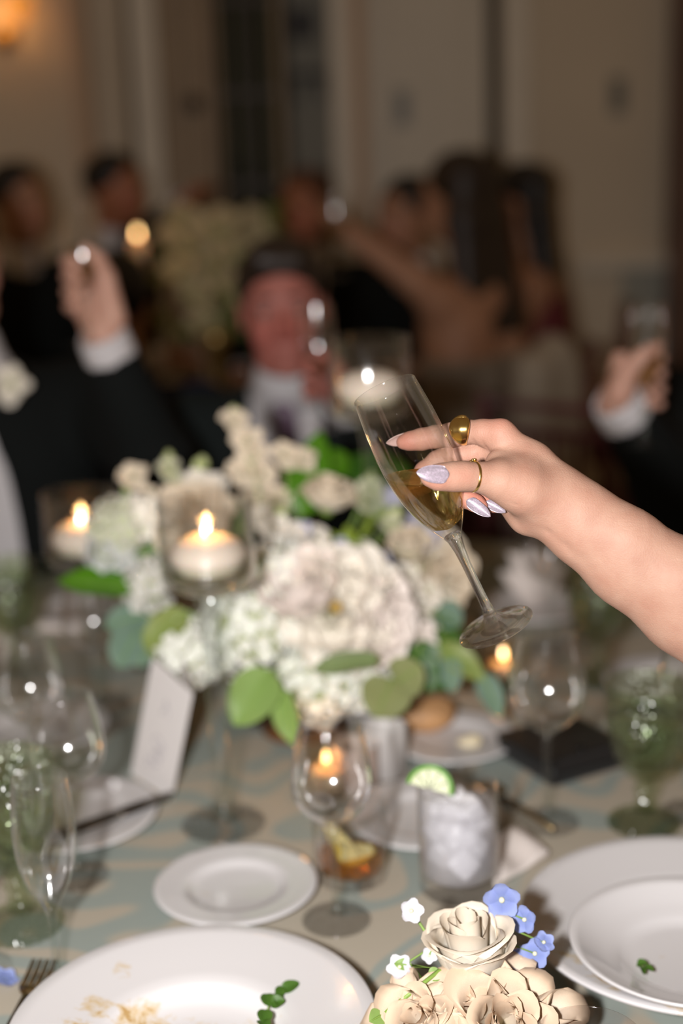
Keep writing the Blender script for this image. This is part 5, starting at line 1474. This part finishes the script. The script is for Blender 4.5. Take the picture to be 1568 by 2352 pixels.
sprig('eucalyptus_sprig', 'flat grey-green leaf lying under the largest garden rose', [((870, 1515), 1.62, (715, 1530), 1.61, .034, .8, (0, -.5, 1))], leaf_mat('grey_green_leaf', (.22, .29, .13), (.25, .31, .17), .6))
sprig('eucalyptus_sprig', 'pair of round olive eucalyptus leaves above the bread roll', [((900, 1560), 1.66, (865, 1645), 1.63, .060, 1., (0, -.9, .5)), ((910, 1570), 1.66, (965, 1530), 1.64, .050, 1., (.1, -.9, .5))], leaf_mat('olive_eucalyptus', (.27, .30, .12), (.28, .30, .15), .6))
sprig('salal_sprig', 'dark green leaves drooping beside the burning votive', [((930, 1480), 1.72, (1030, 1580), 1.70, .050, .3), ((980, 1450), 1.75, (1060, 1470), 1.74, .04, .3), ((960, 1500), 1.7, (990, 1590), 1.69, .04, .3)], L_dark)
sprig('olive_leaf_sprig', 'long olive green leaf reaching to the bread plate', [((1010, 1480), 1.72, (1115, 1560), 1.70, .034, .3), ((1060, 1440), 1.76, (990, 1400), 1.77, .03, .2)], L_olive)
sprig('eucalyptus_sprig', 'narrow blue-green leaf hanging over the bread plate', [((1105, 1545), 1.71, (1150, 1645), 1.69, .030, .5), ((1030, 1510), 1.71, (1040, 1590), 1.70, .028, .6), ((1000, 1400), 1.76, (1060, 1430), 1.75, .04, .8)], L_euc)
for k in range(14):   # fine greenery between the blooms
    pass
def filler(label, spots, m):
    o = empty('greenery_sprig', BOWL + Vector((0, 0, .1)), label=label, cat='foliage'); rr = random.Random(len(spots))
    for x, y, D in spots:
        b = P(x, y, D) - o.location
        link('stem', pymesh('stem', *tube([Vector((0, 0, 0)), b * .6, b], .0011, 5)), m_stem, o)
        for k in range(3):
            me = leaf_mesh(.030, .010, .2, .1); me.materials.append(m)
            link('leaf', me, None, o, loc=b * (1 - .07 * k), rot=(frame(-FWD + UPV * .3) @ Matrix.Rotation(rr.random() * 6.28, 3, 'Z')).to_euler())
filler('fine yellow-green leaves between cream rose and lily bud', [(800, 1205, 1.79), (860, 1195, 1.79), (830, 1230, 1.77), (905, 1200, 1.79), (780, 1230, 1.78), (740, 1225, 1.78), (890, 1330, 1.77), (940, 1310, 1.78), (930, 1420, 1.74)], leaf_mat('yellow_green_leaf', (.26, .36, .04), (.28, .36, .06)))
filler('fine green leaves among the blossoms near the candle cup', [(390, 1150, 1.8), (350, 1180, 1.8), (300, 1160, 1.81), (320, 1270, 1.79), (240, 1240, 1.79), (520, 1200, 1.8), (600, 1250, 1.78)], L_light)
# inner core of stems and leaves so that no gap shows through the dome
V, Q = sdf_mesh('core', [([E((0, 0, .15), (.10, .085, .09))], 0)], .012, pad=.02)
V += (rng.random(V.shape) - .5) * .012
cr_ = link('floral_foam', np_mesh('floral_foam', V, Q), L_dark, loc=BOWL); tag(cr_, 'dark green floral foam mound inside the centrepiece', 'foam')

# ---- roses at the near edge
VZ = P(1090, 2330, 1.12)
fv_ = Vector((VZ.x, VZ.y + .01, TZ))
ware('bud_vase', [(0, 0), (.034, 0), (.036, .003), (.038, .02), (.035, .045), (.030, .055), (.028, .053), (.034, .02), (.03, .008), (0, .007)], fv_, 'low clear vase under the wilting cream roses', m_thin, 'vase', 40)
m_fr = petal_mat('ivory_rose_petal_veined', (.76, .71, .62), (.74, .65, .53), .10)
m_wl = petal_mat('wilting_rose_petal', (.70, .60, .48), (.66, .50, .36), .10)
rose('cream_rose', 'fresh ivory rose in full bud at the top of the near bouquet', P(1082, 2205, 1.135), (Vector((-.10, -.10, 1))), .047, m_fr, 'rose', 18, 17, twist=.9)
rose('cream_rose', 'open wilting cream rose with rolled brown edged petals', P(1150, 2372, 1.10), (Vector((.10, -.60, .8))), .052, m_wl, 'wilted', 26, 74, twist=1.)
rose('cream_rose', 'wilting cream rose beside the sauce stained bowl', P(985, 2365, 1.11), (Vector((-.45, -.45, .8))), .044, m_wl, 'wilted', 20, 56, twist=2.)
frt = fv_ + Vector((0, 0, .04))
delph('blue delphinium sprig beside the ivory rose', (1160, 2062), 1.15, [(1152, 2066, 1.25), (1205, 2112, .95), (1228, 2190, 1.), (1248, 2165, .75), (1195, 2205, .9)], m_blue, frt, .0135)
delph('white star flowers on a thin green stem beside the ivory rose', (942, 2092), 1.15, [(944, 2092, .9), (918, 2222, .95), (985, 2195, .6)], petal_mat('white_star_petal', (.72, .72, .78), (.78, .78, .84), .25), frt, .0125)
filler2 = sprig('greenery_sprig', 'small green leaf sprig under the white star flowers', [((945, 2218), 1.14, (905, 2212), 1.14, .010, .1), ((1010, 2228), 1.12, (985, 2250), 1.12, .012, .1), ((880, 2330), 1.11, (850, 2345), 1.1, .015, .2)], L_light, frt)
for p_, lb in (((12, 2262), 'small blue flower lying on the cloth near the fork'),):
    fo_ = link('fallen_floret', floret(m_blue, 5), None, loc=T(*p_) + Vector((0, 0, .006)), rot=(.4, .2, 1), scale=.014); tag(fo_, lb, 'flower')
# herb sprig on the stained bowl and scrap in the small bowl
def herb(name, label, pts, leaves, z):
    q = [T(x, y, z) for x, y in pts]; o = empty(name, q[0], label=label, cat='herb')
    link('stem', pymesh('stem', *tube([p - q[0] for p in q], .0009, 6)), m_stem, o)
    for (x, y, dx, dy, w) in leaves:
        b, t = T(x, y, z + .002), T(x + dx, y + dy, z + .007); d = t - b; y_ = d.normalized(); zz = (Vector((.2, -.5, 1)) - y_ * y_.dot(Vector((.2, -.5, 1)))).normalized()
        me = leaf_mesh(d.length, w, .15, .25, .7); me.materials.append(leaf_mat('herb_green', (.06, .14, .02), (.09, .17, .03)))
        link('leaf', me, None, o, loc=b - q[0], rot=Matrix((y_.cross(zz), y_, zz)).transposed().to_euler())
    return o
herb('herb_sprig', 'green herb sprig lying on the sauce stained bowl', [(600, 2352), (618, 2310), (640, 2280), (665, 2262)], [(608, 2350, -2, -36, .013), (600, 2345, 14, 16, .011), (618, 2312, -8, -34, .013), (622, 2308, 30, -12, .012), (640, 2290, 6, -28, .009), (645, 2278, 42, -24, .011), (640, 2282, -4, 20, .008)], TZ + .030)
herb('herb_scrap', 'scrap of green herb in the small stacked bowl', [(1462, 2216), (1478, 2222), (1492, 2226)], [(1462, 2216, 22, -6, .008), (1475, 2222, 24, 4, .008), (1470, 2220, 10, 12, .006)], TZ + .036)
# ================================================================== GUESTS
S_red = skin_mat('flushed_skin', (.42, .155, .125), (.48, .11, .09), .5)
S_fair = skin_mat('fair_skin', (.58, .34, .26), (.6, .2, .16), .5)
S_tan = skin_mat('tan_skin', (.40, .21, .125), (.5, .18, .12), .55)
H_dark = mat('dark_brown_hair', (.022, .013, .009), .5, bump=.5, bscale=250)
H_black = mat('black_hair', (.008, .006, .006), .45, bump=.5, bscale=250)
H_red = mat('reddish_hair', (.10, .035, .015), .55, bump=.5, bscale=250)
J_black = mat('black_wool', (.006, .0075, .0075), .9, spec=.15)
J_char = mat('charcoal_wool', (.012, .016, .016), .9, spec=.15)
J_navy = mat('navy_wool', (.008, .014, .045), .9, spec=.15)
SH = mat('white_shirt_cotton', (.62, .60, .62), .8)
TIE = mat('mauve_silk_tie', (.16, .10, .16), .4)
m_maroon = mat('burgundy_velvet', (.10, .012, .014), .8, sheen=.2)
m_chair = mat('mahogany_chair_wood', (.20, .075, .02), .4, var=.2, vscale=30)
def chair(loc, rot, label, m=None, pad=None, group=None):
    o = empty('banquet_chair', loc, (0, 0, rot), label, 'chair', group); m = m or m_chair
    link('seat', pymesh('seat', *box(-.2, .2, -.2, .2, .42, .455), False), m, o)
    if pad: bevel(link('seat_cushion', pymesh('seat_cushion', *box(-.19, .19, -.19, .19, .455, .49), False), pad, o), .015)
    for sx in (-1, 1):
        link('leg', pymesh('leg', *tube([(sx * .18, .18, 0), (sx * .18, .18, .43)], .014)), m, o)
        link('leg', pymesh('leg', *tube([(sx * .18, -.20, 0), (sx * .18, -.18, .45)], .014)), m, o)
        link('back_post', pymesh('back_post', *tube([(sx * .18, -.18, .44), (sx * .175, -.22, .92)], .014)), m, o)
    for z in (.55, .84, .90): link('rail', pymesh('rail', *tube([(-.18, -.185 - (z - .44) * .08, z), (.18, -.185 - (z - .44) * .08, z)], .011)), m, o)
    for k in range(5):
        x = (k - 2) * .058; link('spindle', pymesh('spindle', *tube([(x, -.195, .55), (x, -.215, .84)], .007)), m, o)
    return o
def wine_in(e, L=.207, lv=.62):
    o, i = flute_profile(L); inn = [(r, z) for r, z in reversed(i[2:]) if z < L * lv]
    link('drink', pymesh('drink', *lathe([(max(0, r - .0002), z) for r, z in inn] + [(inn[-1][0] - .001, inn[-1][1] + .0005), (0, inn[-1][1] + .0005)], 40)), m_wine, e)
# 1 ---- man across the table, facing the camera
hd = P(648, 712, 2.66)
D1 = 2.66
gl1 = P(736, 985, 2.36)
g1 = make_flute(gl1, Matrix.Rotation(.0, 3, 'Z'), .207, 'champagne flute held up by the flushed man in the charcoal suit', FP); wine_in(g1)
gc = gl1 + Vector((0, 0, .085))
person('flushed dark haired man in charcoal suit and mauve tie facing the table', (hd.x - .0, hd.y + .19, .52), (hd.x - .01, hd.y + .11, hd.z - .275), hd, (.04, -1, -.05),
       {'L': ((hd.x + .26, hd.y - .10, .86), gc + Vector((.04, .075, -.045)), (gc, (0, 0, 1), Vector((.55, .8, 0)), gc + Vector((.04, .075, -.045)), .011, 1)), 'R': ((hd.x - .28, hd.y - .02, .85), (hd.x - .16, hd.y - .24, .80), None)},
       S_red, H_dark, J_char, SH, TIE, J_char, hair_style='quiff', headup=(-.06, .1, 1), h=.012)
# 2 ---- man at the left with raised flute, head out of frame
gl2 = P(201, 795, 2.2)
up2 = (P(184, 460, 2.2) - gl2).normalized()
R2 = frame(up2)
g2 = make_flute(gl2, R2, .207, 'champagne flute raised by the guest with the white boutonniere', FP); wine_in(g2, lv=.66); g2.scale = (1.07,) * 3
gc2 = gl2 + up2 * .094
wr2 = P(238, 778, 2.24)
ch2 = P(-40, 985, 2.55)
person('guest in black suit with white boutonniere raising a flute beside the candle holders', (ch2.x - .03, ch2.y + .08, .52), ch2, (ch2.x - .02, ch2.y - .02, ch2.z + .30), (.45, -.9, 0),
       {'L': (P(365, 1070, 2.38), wr2, (gc2, up2, Vector((.25, .75, 0)) , wr2, .0125, 1, 1.15)), 'R': ((ch2.x - .28, ch2.y - .1, .84), (ch2.x - .15, ch2.y - .33, .80), None)},
       S_fair, H_dark, J_black, SH, None, J_black, wf=(.38, -.92), h=.012, sh=.20, opening=[C(P(-80, 945, 2.44), P(-70, 1340, 2.43), .035, .155, .004)])
bt = P(26, 880, 2.37)
rose('boutonniere', 'white rose boutonniere with green sprig on the black lapel', bt, (CAM - bt), .030, m_white, 'garden', 18, 70, sepal=True)
for s_ in (1,):
    bb = link('blossom', blossom(m_white), None, None); bb.location = P(18, 915, 2.37); bb.scale = (.014,) * 3; bb.rotation_euler = frame(CAM - bt).to_euler(); bb.name = 'boutonniere_blossom'; tag(bb, 'small white blossom hanging under the rose boutonniere', 'flower')
# 3 ---- man at the right with flute, torso out of frame
gl3 = P(1476, 1030, 2.15); up3 = (P(1487, 700, 2.15) - gl3).normalized()
g3 = make_flute(gl3, frame(up3), .207, 'champagne flute held by the guest whose black sleeve shows under the arm', FP); wine_in(g3, lv=.66); g3.scale = (1.05,) * 3
gc3 = gl3 + up3 * .102
wr3 = P(1418, 925, 2.18); ch3 = P(1730, 1000, 2.5)
person('guest in black suit at the table edge holding a flute by its bowl', (ch3.x + .03, ch3.y + .06, .52), ch3, (ch3.x + .02, ch3.y - .02, ch3.z + .30), (-.6, -.8, 0),
       {'R': (P(1545, 1130, 2.3), wr3, (gc3, up3, Vector((-.8, .25, 0)), wr3, .0135, -1, 1.13)), 'L': ((ch3.x + .2, ch3.y - .2, .84), (ch3.x, ch3.y - .33, .82), None)},
       S_fair, H_dark, J_black, SH, None, J_black, wf=(-.6, -.8), h=.012)
chair((hd.x, hd.y + .22, 0), math.pi, 'wooden spindle chair under the man in the charcoal suit')
chair((ch2.x - .03, ch2.y + .10, 0), math.pi + .38, 'wooden spindle chair under the guest with the boutonniere')
chair((ch3.x + .03, ch3.y + .08, 0), math.pi - .6, 'wooden spindle chair under the guest holding a flute by its bowl')
# 4 ---- people of the far table
def far(label, x, y, D, face, hair, skin, jacket, armL=None, armR=None, **kw):
    hc = P(x, y, D); f = Vector((face[0], face[1], 0)).normalized(); rt = f.cross(Vector((0, 0, 1)))
    chst = Vector((hc.x, hc.y, hc.z - .29)) - f * .05
    dz = hc.z - 1.22
    pel = (hc.x - f.x * .1, hc.y - f.y * .1, .52)
    def arm(a, s):
        if a is None: return (chst + rt * s * .25 + f * .08 + Vector((0, 0, -.26)), chst + rt * s * .16 + f * .32 + Vector((0, 0, -.24)), None)
        return a
    chair((hc.x - f.x * .13, hc.y - f.y * .13, 0), math.atan2(f.y, f.x) - math.pi / 2, ('mahogany spindle chair under the ' if kw.get('wood') else 'burgundy backed chair under the ') + kw.pop('short'), m_chair if kw.get('wood') else m_maroon, None if kw.pop('wood', False) else m_maroon)
    return person(label, pel, chst, hc, (face[0], face[1], 0), {'L': arm(armL, -1), 'R': arm(armR, 1)}, skin, hair, jacket, h=.022, **kw)
far('dark haired guest in black suit nearest the wall sconce', 45, 470, 4.4, (.7, -.6), H_black, S_tan, J_black, shirt=SH, opening=False, short='guest nearest the sconce')
far('dark haired guest with a flushed face behind the raised flute', 265, 440, 4.75, (.9, -.5), H_black, skin_mat('ruddy_skin', (.42, .17, .09), (.5, .14, .1), .5), J_black, shirt=SH, armL=(P(330, 560, 4.6), P(425, 465, 4.4), None), short='guest behind the raised flute')
far('guest in navy suit seen from behind at the far table', 262, 705, 3.3, (-.25, 1), H_black, S_tan, J_navy, opening=False, trousers=J_navy, short='guest in navy suit', wood=True)
far('guest with reddish hair behind the flushed man', 698, 480, 4.85, (-.3, -1), H_red, skin_mat('ruddy_skin', (.42, .17, .09)), J_black, shirt=SH, short='guest with reddish hair')
far('guest in black suit with white shirt beside the long haired woman', 930, 500, 4.5, (-.6, -.6), H_black, S_tan, J_black, shirt=SH, opening=False, short='guest beside the long haired woman')
wg = P(772, 545, 3.75)
wwr = P(800, 532, 3.8)
wo = far('woman with long dark hair and bare shoulders stretching out her arm', 1045, 455, 4.0, (-.8, .6), H_dark, S_tan, None, armL=(P(960, 650, 3.85), wwr, None), dress=mat('taupe_dress', (.24, .19, .14), .8), long_hair=.30, dress_top=-.14, short='bare shouldered woman')
gw = make_flute(wg - Vector((0, 0, .1)), None, .207, 'champagne flute held out by the bare shouldered woman', FP); wine_in(gw)
far('woman with long black hair in a burgundy dress at the wall', 1190, 465, 4.75, (-.95, .2), H_black, S_tan, None, dress=mat('burgundy_dress', (.12, .012, .018), .7), long_hair=.34, short='woman in burgundy')
# beige wrap hanging over a burgundy chair
chw = P(1365, 820, 3.3)
chair((chw.x, chw.y, 0), -.6, 'empty burgundy chair beside the cream wall', m_maroon, m_maroon)
wr0 = P(1245, 900, 3.6)
V, Q = sdf_mesh('shawl', [([C((-.07, 0, 0), (-.05, .03, -.42), .055, .075, .05), C((.02, .01, .03), (.05, .03, -.42), .06, .07, .05), C((.06, 0, -.02), (.1, .02, -.42), .04, .06, .05)], 0)], .014, pad=.03)
sw = link('shawl', np_mesh('shawl', V, Q), mat('beige_shawl_wool', (.34, .28, .21), .9), loc=(.575, 3.79, .88), rot=(0, 0, math.radians(40))); tag(sw, 'beige shawl draped over the chair of the bare shouldered woman', 'shawl')
# far table centrepiece and candle
fz = Vector((TC2.x - .12, 3.75, .75))
vz = ware('tall_vase', [(0, 0), (.06, 0), (.062, .006), (.02, .02), (.016, .12), (.03, .2), (.06, .25), (.055, .25), (.02, .19), (0, .17)], P(490, 700, 3.9) * 1, 'gold footed vase under the far table flowers', mat('dull_gold_vase', (.3, .19, .06), .35, .8), 'vase', 32)
vz.location.z = .75
FG = 'flowers of the far centrepiece'
rr = random.Random(5)
m_yel = petal_mat('pale_yellow_petal', (.62, .54, .34), (.56, .46, .28), .2)
for k, (x, y, r) in enumerate(((440, 560, .06), (575, 522, .07), (500, 520, .06), (560, 590, .06), (410, 620, .05), (480, 610, .06), (530, 660, .055), (450, 680, .05), (600, 560, .05), (395, 540, .045), (560, 540, .05), (500, 570, .05), (420, 500, .05), (610, 620, .05), (470, 740, .05))):
    c = P(x, y, 3.9 + rr.uniform(-.06, .06))
    rose('far_rose', 'pale yellow white rose of the far table centrepiece', c, (CAM - c).normalized() + Vector((rr.uniform(-.6, .6), 0, rr.uniform(0, .8))), r, m_yel, 'garden', 14, 75, group=FG)
fo2 = empty('greenery_sprig', vz.location + Vector((0, 0, .2)), label='olive foliage around the far table roses', cat='foliage')
for k in range(46):
    b = P(rr.uniform(380, 640), rr.uniform(480, 770), 3.95) - fo2.location
    me = leaf_mesh(rr.uniform(.08, .12), .035, .2, .1) if k < 4 else me
    if k < 4: me.materials.append(leaf_mat('far_olive_leaf', (.13, .15, .04), (.16, .15, .05)))
    link('leaf', me, None, fo2, loc=b, rot=(frame(-FWD + UPV * .3) @ Matrix.Rotation(rr.random() * 6.28, 3, 'Z')).to_euler())
    if k % 6 == 0: link('stem', pymesh('stem', *tube([Vector((0, 0, 0)), b * .5 + Vector((0, 0, .03)), b], .002, 5)), m_stem, fo2)
fc = P(316, 545, 3.75)
ph = empty('pillar_holder', (fc.x, fc.y, .75), label='gold candlestick with the bright candle on the far table', cat='candle holder')
link('base', pymesh('base', *lathe([(0, 0), (.05, 0), (.05, .006), (.012, .02), (.01, .2), (.02, .28), (.04, .30), (.04, .305), (0, .305)], 24)), mat('dull_gold_vase'), ph)
cz_ = fc.z - .79
pcn = empty('pillar_candle', (fc.x, fc.y, 1.055), label='burning candle on the gold candlestick of the far table', cat='candle')
ch_ = max(.03, fc.z - 1.055 - .01)
link('wax', pymesh('wax', *lathe([(0, 0), (.02, 0), (.02, ch_), (.01, ch_ + .003), (0, ch_ + .001)], 20)), m_wax, pcn)
link('wick', wkm, m_wick, pcn, loc=(0, 0, ch_))
link('flame', fm, m_flame, pcn, loc=(0, 0, ch_ + .007), scale=1.5); light_at(pcn, ch_ + .03, .25)
